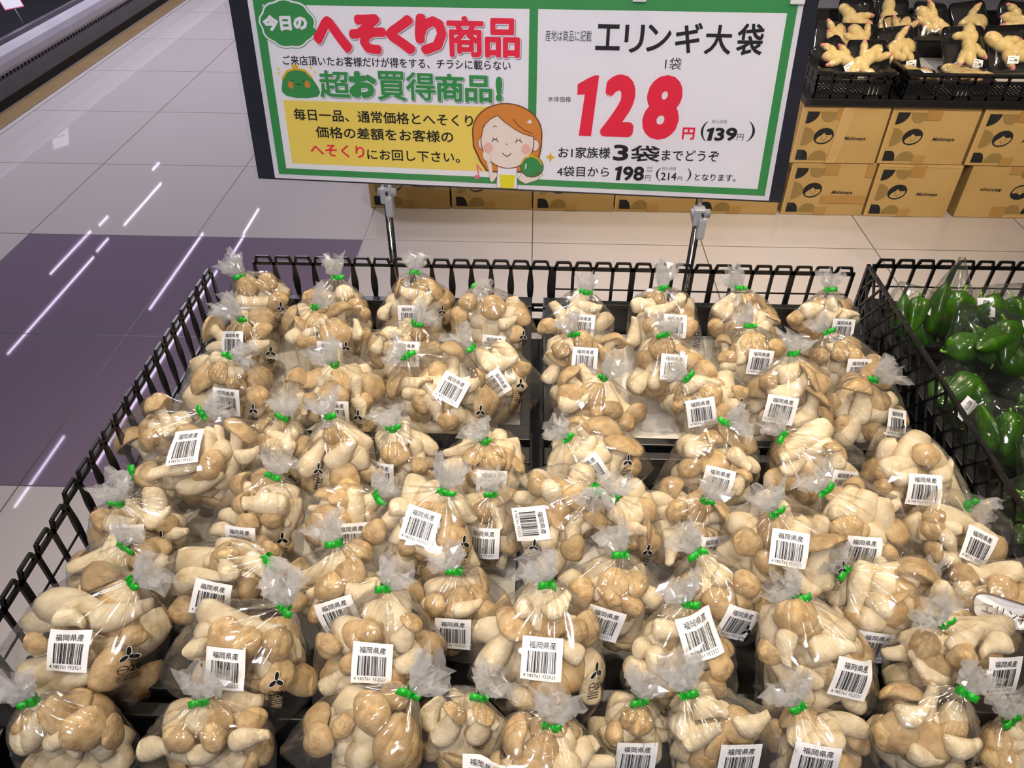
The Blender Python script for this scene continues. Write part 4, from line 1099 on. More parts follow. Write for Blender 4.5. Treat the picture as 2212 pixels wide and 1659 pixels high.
    ((2.0874, -1.9708, 0.577), 36.2324, 0.065, 0.0379, 0.0611, (0.0006, 0.0884), -66.541, 0.0289, (-0.0082, 0.0166, -34.2), (0.0462, 0.0255, -28.2), [('f', -0.034, 0.029, 0.02), ('f', -0.003, 0.048, 0.016), ('e', -0.051, 0.001, 0.008), ('s', 0.003, -0.017, 0.043, 0.004), ('f', 0.038, 0.07, 0.017), ('f', 0.057, 0.043, 0.018)], 'front left, large round caps above a level sticker, leaf mark'),
    ((2.5691, -1.9454, 0.573), 8.2072, 0.0633, 0.0342, 0.0552, (-0.0099, 0.0624), -54.4623, 0.0103, (0.0012, 0.0409, -23.2), None, [('e', -0.059, 0.011, 0.011), ('s', -0.043, 0.018, -0.032, -0.015), ('s', -0.071, -0.006, -0.032, -0.021), ('f', -0.024, -0.026, 0.014), ('f', 0.031, 0.013, 0.016), ('f', 0.034, -0.013, 0.015), ('s', -0.045, 0.037, -0.028, 0.037)], 'front, sticker tilted up to the right, long tuft draped across'),
    ((2.7035, -1.9492, 0.5821), -6.8974, 0.065, 0.0397, 0.064, (-0.0138, 0.0753), -57.3625, 0.0106, (0.0215, 0.0022, 20.9), None, [('f', -0.014, 0.056, 0.021), ('f', -0.06, 0.023, 0.013), ('s', -0.016, -0.03, -0.051, 0.011), ('s', -0.028, 0.048, -0.041, 0.026), ('s', -0.011, 0.024, 0.029, 0.036), ('s', -0.006, -0.006, -0.033, 0.015), ('s', 0.042, -0.055, 0.016, -0.025), ('s', -0.019, -0.039, 0.0, -0.038), ('f', 0.039, 0.003, 0.012)], 'front right, white stems and a curled sticker, neck hidden'),
    ((2.8182, -1.8568, 0.553), -42.1579, 0.0571, 0.0341, 0.055, (-0.0055, 0.0701), -9.1623, 0.0126, (-0.0402, -0.0134, 44.2), None, [('s', -0.008, 0.033, 0.011, -0.008), ('m', 0.014, -0.015, 0.023, 0.014)], 'behind the two front right bags, sticker half in shade'),
    ((2.8662, -1.938, 0.581), -26.8544, 0.0688, 0.0401, 0.0647, (-0.0136, 0.0643), -19.179, 0.017, (0.0177, -0.0093, 29.9), None, [('f', -0.039, 0.054, 0.015), ('s', -0.017, 0.03, 0.023, 0.041), ('f', -0.068, 0.028, 0.017), ('s', -0.034, -0.0, -0.052, 0.035), ('e', -0.058, 0.045, 0.011), ('s', -0.027, -0.011, -0.002, -0.013), ('s', -0.075, 0.007, -0.031, -0.027), ('f', -0.016, 0.018, 0.015), ('s', 0.041, 0.012, 0.014, 0.025)], 'front right by the wall, pale stems with sticker at right'),
    ((2.9442, -1.8502, 0.5586), -108.1595, 0.0388, 0.0299, 0.0508, (0.0104, 0.0825), 134.2748, 0.0335, None, None, [], 'at the right wall with brown oval print on its film'),
    ((1.9302, -2.0504, 0.557), -40.3999, 0.0572, 0.0335, 0.054, (0.0235, 0.0558), -5.4403, 0.0127, None, None, [('f', 0.063, -0.0, 0.021), ('m', -0.018, 0.03, 0.035, 0.031), ('s', 0.012, 0.011, 0.033, 0.01), ('m', 0.048, -0.007, 0.072, -0.023), ('f', -0.002, 0.043, 0.013)], 'in the nearest left crate, wide flat cap, no sticker'),
    ((2.0763, -2.0538, 0.569), -12.6651, 0.0613, 0.03, 0.0402, (0.0138, 0.0522), 22.3925, 0.0252, None, None, [('f', 0.0, 0.028, 0.014), ('f', 0.037, 0.034, 0.013), ('s', 0.036, 0.006, 0.056, 0.01), ('s', -0.053, 0.015, -0.024, 0.022), ('s', -0.002, 0.005, 0.024, 0.012)], 'nearest row, green tie on a draped tuft over round caps'),
    ((2.2359, -2.0508, 0.573), 42.4105, 0.0561, 0.0334, 0.0538, (-0.0077, 0.0786), 8.9816, 0.0333, None, None, [('f', 0.014, 0.035, 0.024), ('f', -0.024, 0.043, 0.019), ('f', -0.043, -0.016, 0.017), ('f', -0.034, 0.014, 0.011)], 'nearest row, big split cap under a long green tie'),
    ((2.3369, -2.0289, 0.5476), 19.6538, 0.0518, 0.0302, 0.041, (-0.0039, 0.0553), 23.2557, 0.0132, None, None, [('m', -0.032, -0.002, -0.019, 0.036), ('s', -0.048, 0.002, -0.048, 0.019), ('m', 0.002, 0.015, 0.004, 0.037), ('s', -0.002, 0.043, 0.027, 0.042)], 'nearest row in shade, curved mushroom over a black gap'),
    ((2.4193, -2.0593, 0.5744), 4.4672, 0.0643, 0.0298, 0.0287, (-0.0029, 0.0425), 16.6036, 0.0287, (-0.0764, -0.0123, -4.5), None, [('f', -0.007, 0.022, 0.018)], 'nearest row, low dome with a tall twisted tuft'),
    ((2.5148, -2.0222, 0.54), 7.2143, 0.0468, 0.0303, 0.0376, (-0.0071, 0.0506), 17.7447, 0.0105, (-0.0054, -0.0064, -4.2), None, [('f', -0.03, 0.044, 0.01), ('f', -0.037, 0.007, 0.012), ('f', -0.008, 0.034, 0.014), ('s', -0.077, 0.016, -0.04, 0.039)], 'nearest row, small oval caps between two paler bags'),
    ((2.5831, -2.042, 0.5819), -29.0546, 0.0554, 0.0296, 0.0461, (-0.0006, 0.0652), 19.8374, 0.0336, (0.0134, -0.0121, 32.1), None, [('e', -0.026, 0.042, 0.015), ('s', -0.026, 0.026, 0.014, 0.028), ('s', -0.002, 0.053, 0.015, 0.041), ('s', 0.026, 0.019, 0.044, 0.017)], 'nearest row, white round stem end under a pale green tie'),
    ((2.6955, -2.0331, 0.56), -22.6199, 0.0501, 0.0299, 0.0405, (-0.0057, 0.0581), -5.6544, 0.0101, (-0.0144, 0.0076, 25.6), None, [('e', -0.032, 0.053, 0.016), ('e', -0.01, 0.028, 0.013), ('e', 0.013, 0.02, 0.013)], 'nearest row, pale cut stems above a sticker at the edge'),
    ((2.8094, -2.0236, 0.5622), 43.6831, 0.0527, 0.0322, 0.0519, (-0.0238, 0.0548), -1.3532, 0.0127, None, None, [('f', -0.054, -0.026, 0.021), ('s', -0.013, 0.009, 0.011, 0.033), ('s', -0.031, -0.021, -0.005, -0.006), ('s', -0.063, -0.005, -0.04, 0.017)], 'nearest row right, broad tan cap at left, no sticker'),
    ((2.8903, -2.0299, 0.5559), 7.6961, 0.0289, 0.03, 0.0295, (-0.0207, 0.0452), 3.6522, 0.0094, None, None, [], 'nearest row, mostly cut off by the right edge'),
]


# ------------------------------------------------------------------ mushrooms: shared stem and cap shapes
def mushroom_proto(seed):
    """stem along +z from 0 to 1 (length 1); returns (stem mesh, cap mesh or None, stem radius, cap radius)"""
    r = np.random.default_rng(seed)
    seg, rings = 16, 12
    br = r.uniform(0.135, 0.20)
    capr = r.uniform(0.21, 0.31) if seed % 4 else 0.0
    bend = r.uniform(-0.16, 0.16)
    bend2 = r.uniform(-0.10, 0.10)
    flat_ = r.uniform(0.8, 1.0)
    ph = r.uniform(0, 6.3, 6)
    vs, fs = [], []
    zt = 0.90 if capr else 1.0
    for i in range(rings + 1):
        t = i / rings
        prof = 0.80 + 0.42 * math.sin(math.pi * min(1, t * 1.15 + 0.05)) * (1 - 0.35 * t) - 0.22 * t
        if t < 0.09:
            prof *= 0.80 + 0.20 * (t / 0.09)
        if capr and t > 0.75:
            prof += (t - 0.75) * 1.7 * capr / br * 0.35
        if not capr and t > 0.9:
            prof *= 1 - (t - 0.9) * 2.2
        rad = br * prof
        for k in range(seg):
            a = 2 * math.pi * k / seg
            rr = rad * (1 + 0.05 * math.sin(2 * a + ph[0] + 2 * t) + 0.04 * math.sin(3 * a + ph[1] - 3 * t) + 0.02 * math.sin(7 * a + ph[2]))
            x = rr * math.cos(a) + bend * (t * t) + bend2 * math.sin(math.pi * t)
            y = rr * math.sin(a) * flat_
            vs.append((x, y, t * zt))
    for i in range(rings):
        for k in range(seg):
            fs.append((i * seg + k, i * seg + (k + 1) % seg, (i + 1) * seg + (k + 1) % seg, (i + 1) * seg + k))
    mb = MB()
    n = len(vs)
    vs += [(0, 0, -0.012), (bend, 0, zt + (0.0 if capr else 0.015))]
    fs += [(n, (k + 1) % seg, k) for k in range(seg)]
    fs += [(n + 1, rings * seg + k, rings * seg + (k + 1) % seg) for k in range(seg)]
    mb.add(vs, fs, M['stem'], True)
    stem = mb.mesh('mushroom')
    cap = None
    if capr:
        cb = MB()
        seg2 = 22
        tx, ty = r.uniform(-0.4, 0.4), r.uniform(-0.35, 0.35)
        rot = Matrix.Rotation(tx, 3, 'X') @ Matrix.Rotation(ty, 3, 'Y')
        ox = r.uniform(-0.06, 0.06)
        # lower (gills) then upper profile as (radius fraction, height)
        dome = r.uniform(0.10, 0.17)
        curl = r.uniform(0.01, 0.07)
        low = [(0.30, -0.10), (0.55, -0.045), (0.80, -0.035), (0.95, -0.045)]
        up = [(1.0, -0.02), (0.985, 0.02), (0.90, 0.055), (0.70, dome * 0.75), (0.42, dome), (0.16, dome * 1.0)]
        cv, gf, cf = [], [], []
        for (q, h) in low + up:
            for k in range(seg2):
                a = 2 * math.pi * k / seg2
                w_ = 1 + 0.07 * math.sin(2 * a + ph[3]) + 0.045 * math.sin(3 * a + ph[4]) + 0.025 * math.sin(5 * a + ph[5])
                rr = capr * q * w_
                hh = h - curl * q * q * (1 + 0.8 * math.sin(2 * a + ph[1])) + 0.012 * math.sin(4 * a + ph[2]) * q
                p_ = rot @ Vector((rr * math.cos(a), rr * math.sin(a) * 0.92, hh))
                cv.append((p_.x + bend + ox, p_.y, p_.z + 0.93))
        nr = len(low) + len(up)
        for i in range(nr - 1):
            for k in range(seg2):
                f = (i * seg2 + k, i * seg2 + (k + 1) % seg2, (i + 1) * seg2 + (k + 1) % seg2, (i + 1) * seg2 + k)
                (gf if i < len(low) - 1 else cf).append(f)
        topc = rot @ Vector((0, 0, dome * 0.98 ))
        cv.append((topc.x + bend + ox, topc.y, topc.z + 0.93))
        cf += [(len(cv) - 1, (nr - 1) * seg2 + k, (nr - 1) * seg2 + (k + 1) % seg2) for k in range(seg2)]
        cb.add(cv, cf + gf, M['cap'], True)
        cb.mats.append(M['gill'])
        for q in range(len(cf), len(cf) + len(gf)):
            cb.m[q] = 1
        cap = cb.mesh('cap')
    return stem, cap, br, capr, bend


PROTO = [mushroom_proto(s) for s in range(1, 15)]
BARE = [i for i, q_ in enumerate(PROTO) if q_[1] is None]
CAPPED = [i for i, q_ in enumerate(PROTO) if q_[1] is not None]
PVERT = []
for _p in PROTO:
    _pts = [v.co.copy() for m_ in _p[:2] if m_ for v in m_.vertices]
    PVERT.append(_pts[::2])


def pack(a, b, c, n, r, planes=(), dy=0.0):
    """lay n mushrooms as capsules inside the ellipsoid (a,b,c) by pushing overlaps apart"""
    sc = (a * b * c) ** (1 / 3) / 0.055
    k = r.integers(0, len(PROTO), n)
    L = r.uniform(0.080, 0.115, n) * sc
    ctr = r.normal(0, 1, (n, 3)) * np.array([a, b, c]) * 0.45
    d = r.normal(0, 1, (n, 3)) * np.array([1.0, 0.35, 1.0])
    d /= np.linalg.norm(d, axis=1)[:, None]
    p0, p1 = ctr - d * L[:, None] / 2, ctr + d * L[:, None] / 2
    br = np.array([PROTO[i][2] for i in k]) * L
    cr = np.array([PROTO[i][3] for i in k]) * L
    T = np.array([0.12, 0.37, 0.62, 0.88])
    rad = np.stack([br, br * 1.08, br, np.maximum(br, cr * 0.72)], 1)
    E = np.array([a, b, c])
    for it in range(70):
        S = p0[:, None] + (p1 - p0)[:, None] * T[None, :, None]
        fl_, rf = S.reshape(-1, 3), rad.reshape(-1)
        D = fl_[:, None] - fl_[None]
        dist = np.linalg.norm(D, axis=2) + 1e-9
        ov = 0.90 * (rf[:, None] + rf[None]) - dist
        own = np.repeat(np.arange(n), 4)
        ov[own[:, None] == own[None]] = 0
        ov = np.maximum(ov, 0)
        push = (D / dist[..., None] * ov[..., None]).sum(1) * 0.20
        lim = np.maximum(E[None] - rf[:, None] * 0.92, 0.006)
        q = np.linalg.norm(fl_ / lim, axis=1)
        out = q > 1
        push[out] += (fl_[out] / q[out][:, None] - fl_[out]) * 0.45
        for nv, dv in planes:                      # neighbours and the crate floor flatten the bag
            over = fl_ @ nv + nv[1] * dy + rf * 0.95 - dv
            push -= nv[None] * np.clip(over, 0, 0.02)[:, None] * 0.45
        push = push.reshape(n, 4, 3)
        p0 = p0 + (push * (1 - T)[None, :, None]).sum(1) * 0.5
        p1 = p1 + (push * T[None, :, None]).sum(1) * 0.5
        m_ = (p0 + p1) / 2
        dd = p1 - p0
        dd /= np.linalg.norm(dd, axis=1)[:, None]
        p0, p1 = m_ - dd * L[:, None] / 2, m_ + dd * L[:, None] / 2
    S = p0[:, None] + (p1 - p0)[:, None] * T[None, :, None]
    return k, L, p0, p1, S, rad


_dirs = [Vector((math.sin(t) * math.cos(f), math.sin(t) * math.sin(f), math.cos(t))) for t in (0.5, 1.1, 1.7, 2.4) for f in (0, 1.05, 2.1, 3.14, 4.2, 5.24)]


def hull_bvh(points):
    bm = bmesh.new()
    for q in points:
        bm.verts.new(q)
    bmesh.ops.convex_hull(bm, input=bm.verts[:])
    for v in [v for v in bm.verts if not v.link_faces]:
        bm.verts.remove(v)
    t = BVHTree.FromBMesh(bm)
    bm.free()
    return t


def film_body(points, T, r, pole_gap=0.006, seg=60, rings=36, pleat=1.0):
    """closed film stretched over the points, gathered in pleats towards the tie point T"""
    bv = hull_bvh(points)
    q = Vector(T).normalized()
    u_ = q.orthogonal().normalized()
    w_ = q.cross(u_)
    ph = r.uniform(0, 6.3, 4)
    nf = r.integers(9, 14)
    vs, fs = [], []
    for i in range(1, rings + 1):
        th = math.pi * (1 - i / rings) ** 1.0
        th = max(th, 0.02)
        for k in range(seg):
            a = 2 * math.pi * k / seg
            d = q * math.cos(th) + (u_ * math.cos(a) + w_ * math.sin(a)) * math.sin(th)
            o = d * 0.5
            hit = bv.ray_cast(o, -d)
            p_ = hit[0] if hit[0] is not None else q * Vector(T).length
            near = max(0.0, 1 - th / 1.15)
            am = pleat * (0.0004 + 0.0045 * near * min(1.0, th * 4))
            rr = am * (math.sin(nf * a + ph[0] + 0.8 * th) + 0.6 * math.sin((nf * 2 + 3) * a + ph[1])) + float(r.normal(0, 0.00065))
            vs.append(p_ + d * (0.0012 + rr * 0.6) + (u_ * math.cos(a) + w_ * math.sin(a)) * rr * 0.4)
    # neck ring
    for k in range(seg):
        a = 2 * math.pi * k / seg
        vs.append(Vector(T) + (u_ * math.cos(a) + w_ * math.sin(a)) * 0.0042 * (1 + 0.25 * math.sin(nf * a + ph[0])))
    # replace last sampled ring (over the very tip) by a slim cone
    for k in range(seg):
        vs[(rings - 1) * seg + k] = vs[(rings - 2) * seg + k].lerp(vs[rings * seg + k], 0.6)
    n = len(vs)
    vs.append(bv.ray_cast(-q * 0.5, q)[0] or -q * 0.05)
    for i in range(rings):
        for k in range(seg):
            fs.append((i * seg + k, i * seg + (k + 1) % seg, (i + 1) * seg + (k + 1) % seg, (i + 1) * seg + k))
    fs += [(n, (k + 1) % seg, k) for k in range(seg)]
    return vs, fs, q, u_, w_


def crinkle(T, d, length, spread, r, seg=24, rings=6, flat_y=0.6):
    """gathered film above the tie: a pleated, crumpled fan"""
    d = Vector(d).normalized()
    u_ = d.cross(Vector((0, 1, 0)))
    u_ = u_.normalized() if u_.length > 0.1 else d.orthogonal().normalized()
    w_ = d.cross(u_)
    vs, fs = [], []
    nf = int(r.integers(6, 9))
    for layer in range(2):
        b = len(vs)
        lens = r.uniform(0.70, 1.15, seg) * length * (1 - 0.22 * layer)
        ph = r.uniform(0, 6.3, 3)
        for i in range(rings + 1):
            t = i / rings
            for k in range(seg):
                a = 2 * math.pi * k / seg
                rad = 0.0042 + spread * (1 - 0.3 * layer) * (t ** 0.75)
                rad *= 1 + (0.32 * math.sin(nf * a + ph[0] + t) + 0.20 * math.sin((nf * 2 + 1) * a + ph[1] - 2 * t)) * min(1, t * 2.5)
                j = r.normal(0, 0.0021, 3) * min(1, t * 3)
                vs.append(Vector(T) + d * (t * lens[k]) + u_ * (rad * math.cos(a)) + w_ * (rad * flat_y * math.sin(a)) + Vector(j))
        for i in range(rings):
            for k in range(seg):
                fs.append((b + i * seg + k, b + i * seg + (k + 1) % seg, b + (i + 1) * seg + (k + 1) % seg, b + (i + 1) * seg + k))
    return vs, fs


BAR = [3, 1, 1, 2, 1, 3, 1, 1, 2, 2, 1, 1, 4, 1, 1, 2, 3, 1, 2, 1, 1, 3, 1, 1, 2, 1, 1, 2, 2, 1, 3, 1, 1, 1, 2, 3, 1, 2, 1, 1, 1, 3, 2, 1, 1, 2, 3, 1, 1]


def sticker_print():
    """(points in -1..1, faces) of the lettering and bars on the origin sticker"""
    vs, fs = [], []

    def ad(pts, faces):
        b = len(vs)
        vs.extend(pts)
        fs.extend([[b + i for i in f] for f in faces])
    g, f, _ = glyphs('福岡県産', 0.007, 2)
    ad([(-0.66 + 1.32 * p_[0], 0.48 + 0.32 * p_[1]) for p_ in g], f)
    tot = sum(BAR)
    x = 0
    for i, b in enumerate(BAR):
        if i % 2 == 0:
            x0, x1 = -0.70 + 1.40 * x / tot, -0.70 + 1.40 * (x + b) / tot
            n = 4
            pts = [(xx, -0.62 + 0.98 * j / n) for j in range(n + 1) for xx in (x0, x1)]
            ad(pts, [(2 * j, 2 * j + 1, 2 * j + 3, 2 * j + 2) for j in range(n)])
        x += b
    g, f, _ = glyphs('4 985761 952521', 0.0, 1)
    ad([(-0.86 + 1.56 * p_[0], -0.86 + 0.17 * p_[1]) for p_ in g], f)
    return vs, fs


SPRINT = sticker_print()


def leaf_print():
    """three-leaf mark over the circled glyph and 20, with small lines: (halo polys, ink polys) in -1..1"""
    ink, halo = [], []
    for a in (95, 215, 335):
        ca, sa = math.cos(R(a)), math.sin(R(a))
        e = ell(0.27 * ca, 0.62 + 0.27 * sa, 0.25, 0.13, 14, rot=R(a))
        ink.append((e, [list(range(14))]))
        halo.append((ell(0.27 * ca, 0.62 + 0.27 * sa, 0.285, 0.165, 14, rot=R(a)), [list(range(14))]))

    def ring(cx, cz, r0, r1, a0=0, a1=2 * math.pi):
        n = 18
        o, i_ = ell(cx, cz, r1, r1, n, a0, a1 - 1e-4), ell(cx, cz, r0, r0, n, a0, a1 - 1e-4)
        return (o + i_, [(k, k + 1, n + k + 1, n + k) for k in range(n - 1)])
    ink.append(ring(0.30, 0.30, 0.10, 0.13, -2.2, 1.8))
    ink.append(ring(-0.20, -0.20, 0.22, 0.27))
    for a, b in (((-0.43, -0.20), (0.03, -0.20)), ((-0.20, -0.44), (-0.20, 0.04))):
        hx, hz = (0.0, 0.025) if a[1] == b[1] else (0.025, 0.0)
        ink.append(([(a[0] - hx, a[1] - hz), (b[0] + hx, b[1] - hz), (b[0] + hx, b[1] + hz), (a[0] - hx, a[1] + hz)], [(0, 1, 2, 3)]))
    g, f, _ = glyphs('20', 0.03, 2)
    ink.append(([(0.08 + 0.44 * q[0], -0.42 + 0.44 * q[1]) for q in g], f))
    for z in (-0.62, -0.76, -0.90):
        ink.append(([(-0.46, z), (0.46, z), (0.46, z + 0.05), (-0.46, z + 0.05)], [(0, 1, 2, 3)]))
    return halo, ink


LEAF = leaf_print()


class Patch:
    """a small sheet lying on the film: maps (u,v) in -1..1 to bag space"""

    def __init__(self, bv, cx, cz, rot, hw, hh, n=8, smooth=2, lift=0.0008):
        ca, sa = math.cos(rot), math.sin(rot)
        self.n, self.cx, self.cz, self.hw, self.hh, self.ca, self.sa = n, cx, cz, hw, hh, ca, sa
        Y = np.full((n, n), np.nan)
        for j in range(n):
            for i in range(n):
                x, z = self.xz(-1 + 2 * i / (n - 1), -1 + 2 * j / (n - 1))
                h = bv.ray_cast(Vector((x, -0.4, z)), Vector((0, 1, 0)))
                if h[0] is not None:
                    Y[j, i] = h[0].y
        ok = ~np.isnan(Y)
        self.ok = ok.sum() > n * n * 0.45
        if not self.ok:
            return
        Y[~ok] = np.nanmax(Y)
        med = np.median(Y)
        Y = np.clip(Y, med - 0.02, med + 0.03)
        raw = Y.copy()
        for _ in range(smooth):
            P_ = np.pad(Y, 1, mode='edge')
            Y = (P_[:-2, 1:-1] + P_[2:, 1:-1] + P_[1:-1, :-2] + P_[1:-1, 2:] + 2 * Y) / 6
        Y -= lift + np.clip((Y - raw).max() * 0.7, 0, 0.004)
        self.Y = Y

    def xz(self, u, v):
        a, b = u * self.hw, v * self.hh
        return self.cx + a * self.ca + b * self.sa, self.cz - a * self.sa + b * self.ca

    def at(self, u, v, lift=0.0):
        n = self.n
        fu, fv = (np.clip(u, -1, 1) + 1) / 2 * (n - 1), (np.clip(v, -1, 1) + 1) / 2 * (n - 1)
        i, j = min(int(fu), n - 2), min(int(fv), n - 2)
        du, dv = fu - i, fv - j
        Y = self.Y
        # the grid quads render as two triangles; bilinear stays within a hair of them
        y = Y[j, i] * (1 - du) * (1 - dv) + Y[j, i + 1] * du * (1 - dv) + Y[j + 1, i] * (1 - du) * dv + Y[j + 1, i + 1] * du * dv
        x, z = self.xz(u, v)
        return (x, y - lift, z)

    def sheet(self, mb, m, th=0.0):
        n = self.n * 2 - 1
        vs = [self.at(-1 + 2 * i / (n - 1), -1 + 2 * j / (n - 1)) for j in range(n) for i in range(n)]
        fs = [(j * n + i, j * n + i + 1, (j + 1) * n + i + 1, (j + 1) * n + i) for j in range(n - 1) for i in range(n - 1)]
        mb.add(vs, fs, m, True)


def bag_frame(P, phi, a, b, c):
    lean, ph = R(38), R(phi)
    U_ = Vector((0, math.sin(lean), math.cos(lean)))
    R_ = Vector((1, 0, 0))
    N_ = Vector((0, -math.cos(lean), math.sin(lean)))
    return (Vector(P), math.cos(ph) * R_ - math.sin(ph) * U_, -N_, math.cos(ph) * U_ + math.sin(ph) * R_, a * 1.19, c * 1.15, b * 1.14)


FRAME = [bag_frame(*q_[:5]) for q_ in BAGS]


def reach(f, u):
    return 1 / math.sqrt((u.dot(f[1]) / f[4]) ** 2 + (u.dot(f[2]) / f[6]) ** 2 + (u.dot(f[3]) / f[5]) ** 2)


def contact_planes(idx):
    """half-spaces (normal, distance) in bag space that keep a bag off its neighbours and the crate floor"""
    f = FRAME[idx]
    out = []
    loc = lambda u: np.array([u.dot(f[1]), u.dot(f[2]), u.dot(f[3])])
    for j, g in enumerate(FRAME):
        if j == idx:
            continue
        D = g[0] - f[0]
        L = D.length
        if L < 0.26:
            u = D / L
            ri, rj = reach(f, u), reach(g, -u)
            cut = L * ri / (ri + rj)
            if cut < ri * 1.12:
                out.append((loc(u), cut - 0.0008))
    dn = Vector((0, 0, -1))
    out.append((loc(dn), f[0].z - (CZ + 0.0195)))
    return out


def mushroom_bag(idx, P, phi, a, b, c, T, fa, fl_, st, leaf, heroes, clause):
    r = np.random.default_rng(1000 + idx)
    sx, yb, nz = FRAME[idx][1:4]
    mw = Matrix(((sx.x, yb.x, nz.x, P[0]), (sx.y, yb.y, nz.y, P[1]), (sx.z, yb.z, nz.z, P[2]), (0, 0, 0, 1)))
    bag = thing('mushroom_bag', 'king oyster mushroom bag ' + clause, 'bag of mushrooms', group='clear bags of king oyster mushrooms', matrix=mw)
    a, c, b = FRAME[idx][4:]
    planes = contact_planes(idx)
    n = int(np.clip(round(14 * (a * b * c / (0.068 * 0.042 * 0.063)) ** 0.25), 10, 18))
    place = []                                     # (shape, matrix) of every mushroom in the bag
    for hh in heroes:                              # those that show at the front of the bag
        kind, x, z = hh[:3]
        if kind in 'fe':
            x1, z1 = x, z
        else:
            x1, z1 = hh[3:5]
        mx, mz = (x + x1) / 2, (z + z1) / 2
        e = math.hypot(mx / a, mz / c)
        if e > 0.80:
            sx_, sz_ = mx * (0.80 / e - 1), mz * (0.80 / e - 1)
            x, z, x1, z1, mx, mz, e = x + sx_, z + sz_, x1 + sx_, z1 + sz_, mx + sx_, mz + sz_, 0.80
        yf = -b * math.sqrt(1 - e * e) * 1.06
        if kind in 'fe':
            rr = min(max(hh[3] * 1.08, 0.012), 0.032)
            d = Vector((mx / a * 0.7 + float(r.uniform(-.2, .2)), -1.0, mz / c * 0.7 + float(r.uniform(-.25, .15)))).normalized()
            if kind == 'f':
                ki = CAPPED[int(r.integers(0, len(CAPPED)))]
                sxy = rr / PROTO[ki][3]
                zs = 0.062
                o_ = Vector((mx, yf + 0.004, mz)) - d * 0.95 * zs
            else:
                ki = BARE[int(r.integers(0, len(BARE)))]
                sxy = rr * 0.85 / PROTO[ki][2]
                zs = 0.055
                o_ = Vector((mx, yf + 0.002, mz))
                d = -d
        else:
            Lh = math.hypot(x1 - x, z1 - z)
            d = Vector((x1 - x, float(r.uniform(-.12, .12)) * Lh, z1 - z)).normalized()
            ki = CAPPED[int(r.integers(0, len(CAPPED)))] if kind == 'm' else BARE[int(r.integers(0, len(BARE)))]
            zs = max(Lh / (0.95 if kind == 'm' else 1.0), 0.035)
            rs = min(max(0.0145 * float(r.uniform(.85, 1.15)), zs * 0.13), zs * 0.30)
            sxy = rs / PROTO[ki][2]
            o_ = Vector((x, yf + rs * 0.95, z))
        rr_ = PROTO[ki][3] * sxy if kind == 'f' else PROTO[ki][2] * sxy
        for nv, dv in planes:
            nv_ = Vector(nv)
            over = max(nv_.dot(o_), nv_.dot(o_ + d * zs)) + rr_ * 0.85 - dv
            if over > 0:
                o_ = o_ - nv_ * min(over, 0.03)
        q = d.to_track_quat('Z', 'Y').to_matrix() @ Matrix.Rotation(float(r.uniform(0, 6.28)), 3, 'Z')
        place.append((ki, Matrix.Translation(o_) @ q.to_4x4() @ Matrix.Diagonal((sxy, sxy, zs, 1))))
    nh = len(place)
    back = 0.50 * b if nh >= 3 else 0.2 * b
    n = max(8, n - nh + 2)
    k, L, p0, p1, S, rad = pack(a * 0.98, b - back * 0.75, c * 0.98, n, r, planes, back)
    pts = []
    for i in range(n):
        d = Vector(p1[i] - p0[i]).normalized()
        q = d.to_track_quat('Z', 'Y').to_matrix() @ Matrix.Rotation(float(r.uniform(0, 6.28)), 3, 'Z')
        place.append((k[i], Matrix.Translation(Vector(p0[i]) + Vector((0, back, 0))) @ q.to_4x4() @ Matrix.Scale(float(L[i]), 4)))
    for ki, m4 in place:
        st_, cap_ = PROTO[ki][:2]
        o = link('mushroom', st_, bag, m4)
        if cap_:
            link('cap', cap_, o)
        for vv in PVERT[ki]:
            pts.append(m4 @ vv)
    # tie point: at or beyond the top of the contents
    tx, tz = T
    ln = math.hypot(tx, tz)
    ux, uz = (tx / ln, tz / ln) if ln > 1e-4 else (0, 1)
    rim = 1 / math.sqrt((ux / a) ** 2 + (uz / c) ** 2)
    if ln > rim * 1.28:
        ln = rim * 1.28
        tx, tz = ux * ln, uz * ln
    if ln > rim * 0.98:
        ty = -b * 0.25
        if ln < rim * 1.06:
            tx, tz = ux * rim * 1.06, uz * rim * 1.06
    else:
        ty = -b * (0.35 + 0.95 * math.sqrt(max(0, 1 - (ln / rim) ** 2)))
    T3 = Vector((tx, ty, tz))
    hp = pts + [T3 + Vector(v) * 0.004 for v in ((1, 0, 0), (-1, 0, 0), (0, 1, 0), (0, -1, 0))] + [T3]
    for sgn in (-1, 1):
        hp.append(Vector((sgn * a * 0.90, -b * 0.05, -c * float(r.uniform(0.88, 1.04)))))
    vs, fs, q, u_, w_ = film_body(hp, T3, r)
    for i_, v_ in enumerate(vs):
        for nv, dv in planes:
            over = nv[0] * v_[0] + nv[1] * v_[1] + nv[2] * v_[2] - dv
            if 0 < over < 0.03:
                v_ = Vector(v_) - Vector(nv) * over
        vs[i_] = v_
    mb = MB()
    mb.add(vs, fs, M['film'], True)
    mb.build('film', bag)
    bv = BVHTree.FromPolygons(vs, fs)
    # tuft
    f = R(fa)
    d = Vector((math.sin(f), -0.35, math.cos(f))) * 0.75 + q * 0.45
    tv, tf = crinkle(T3 + q * 0.002, d, min(max(fl_ * 1.25, 0.030), 0.052), float(r.uniform(0.014, 0.020)), r)
    MB().add(tv, tf, M['tuft'], False).build('tuft', bag)
    # tape: a wrapped band with a folded flag
    tb = MB()
    wv, wf, sg = [], [], 14
    for i in range(3):
        for kk in range(sg):
            an = 2 * math.pi * kk / sg
            wv.append(T3 + q * (-0.0038 + 0.0038 * i) + (u_ * math.cos(an) + w_ * math.sin(an)) * (0.0058 if i == 1 else 0.0064))
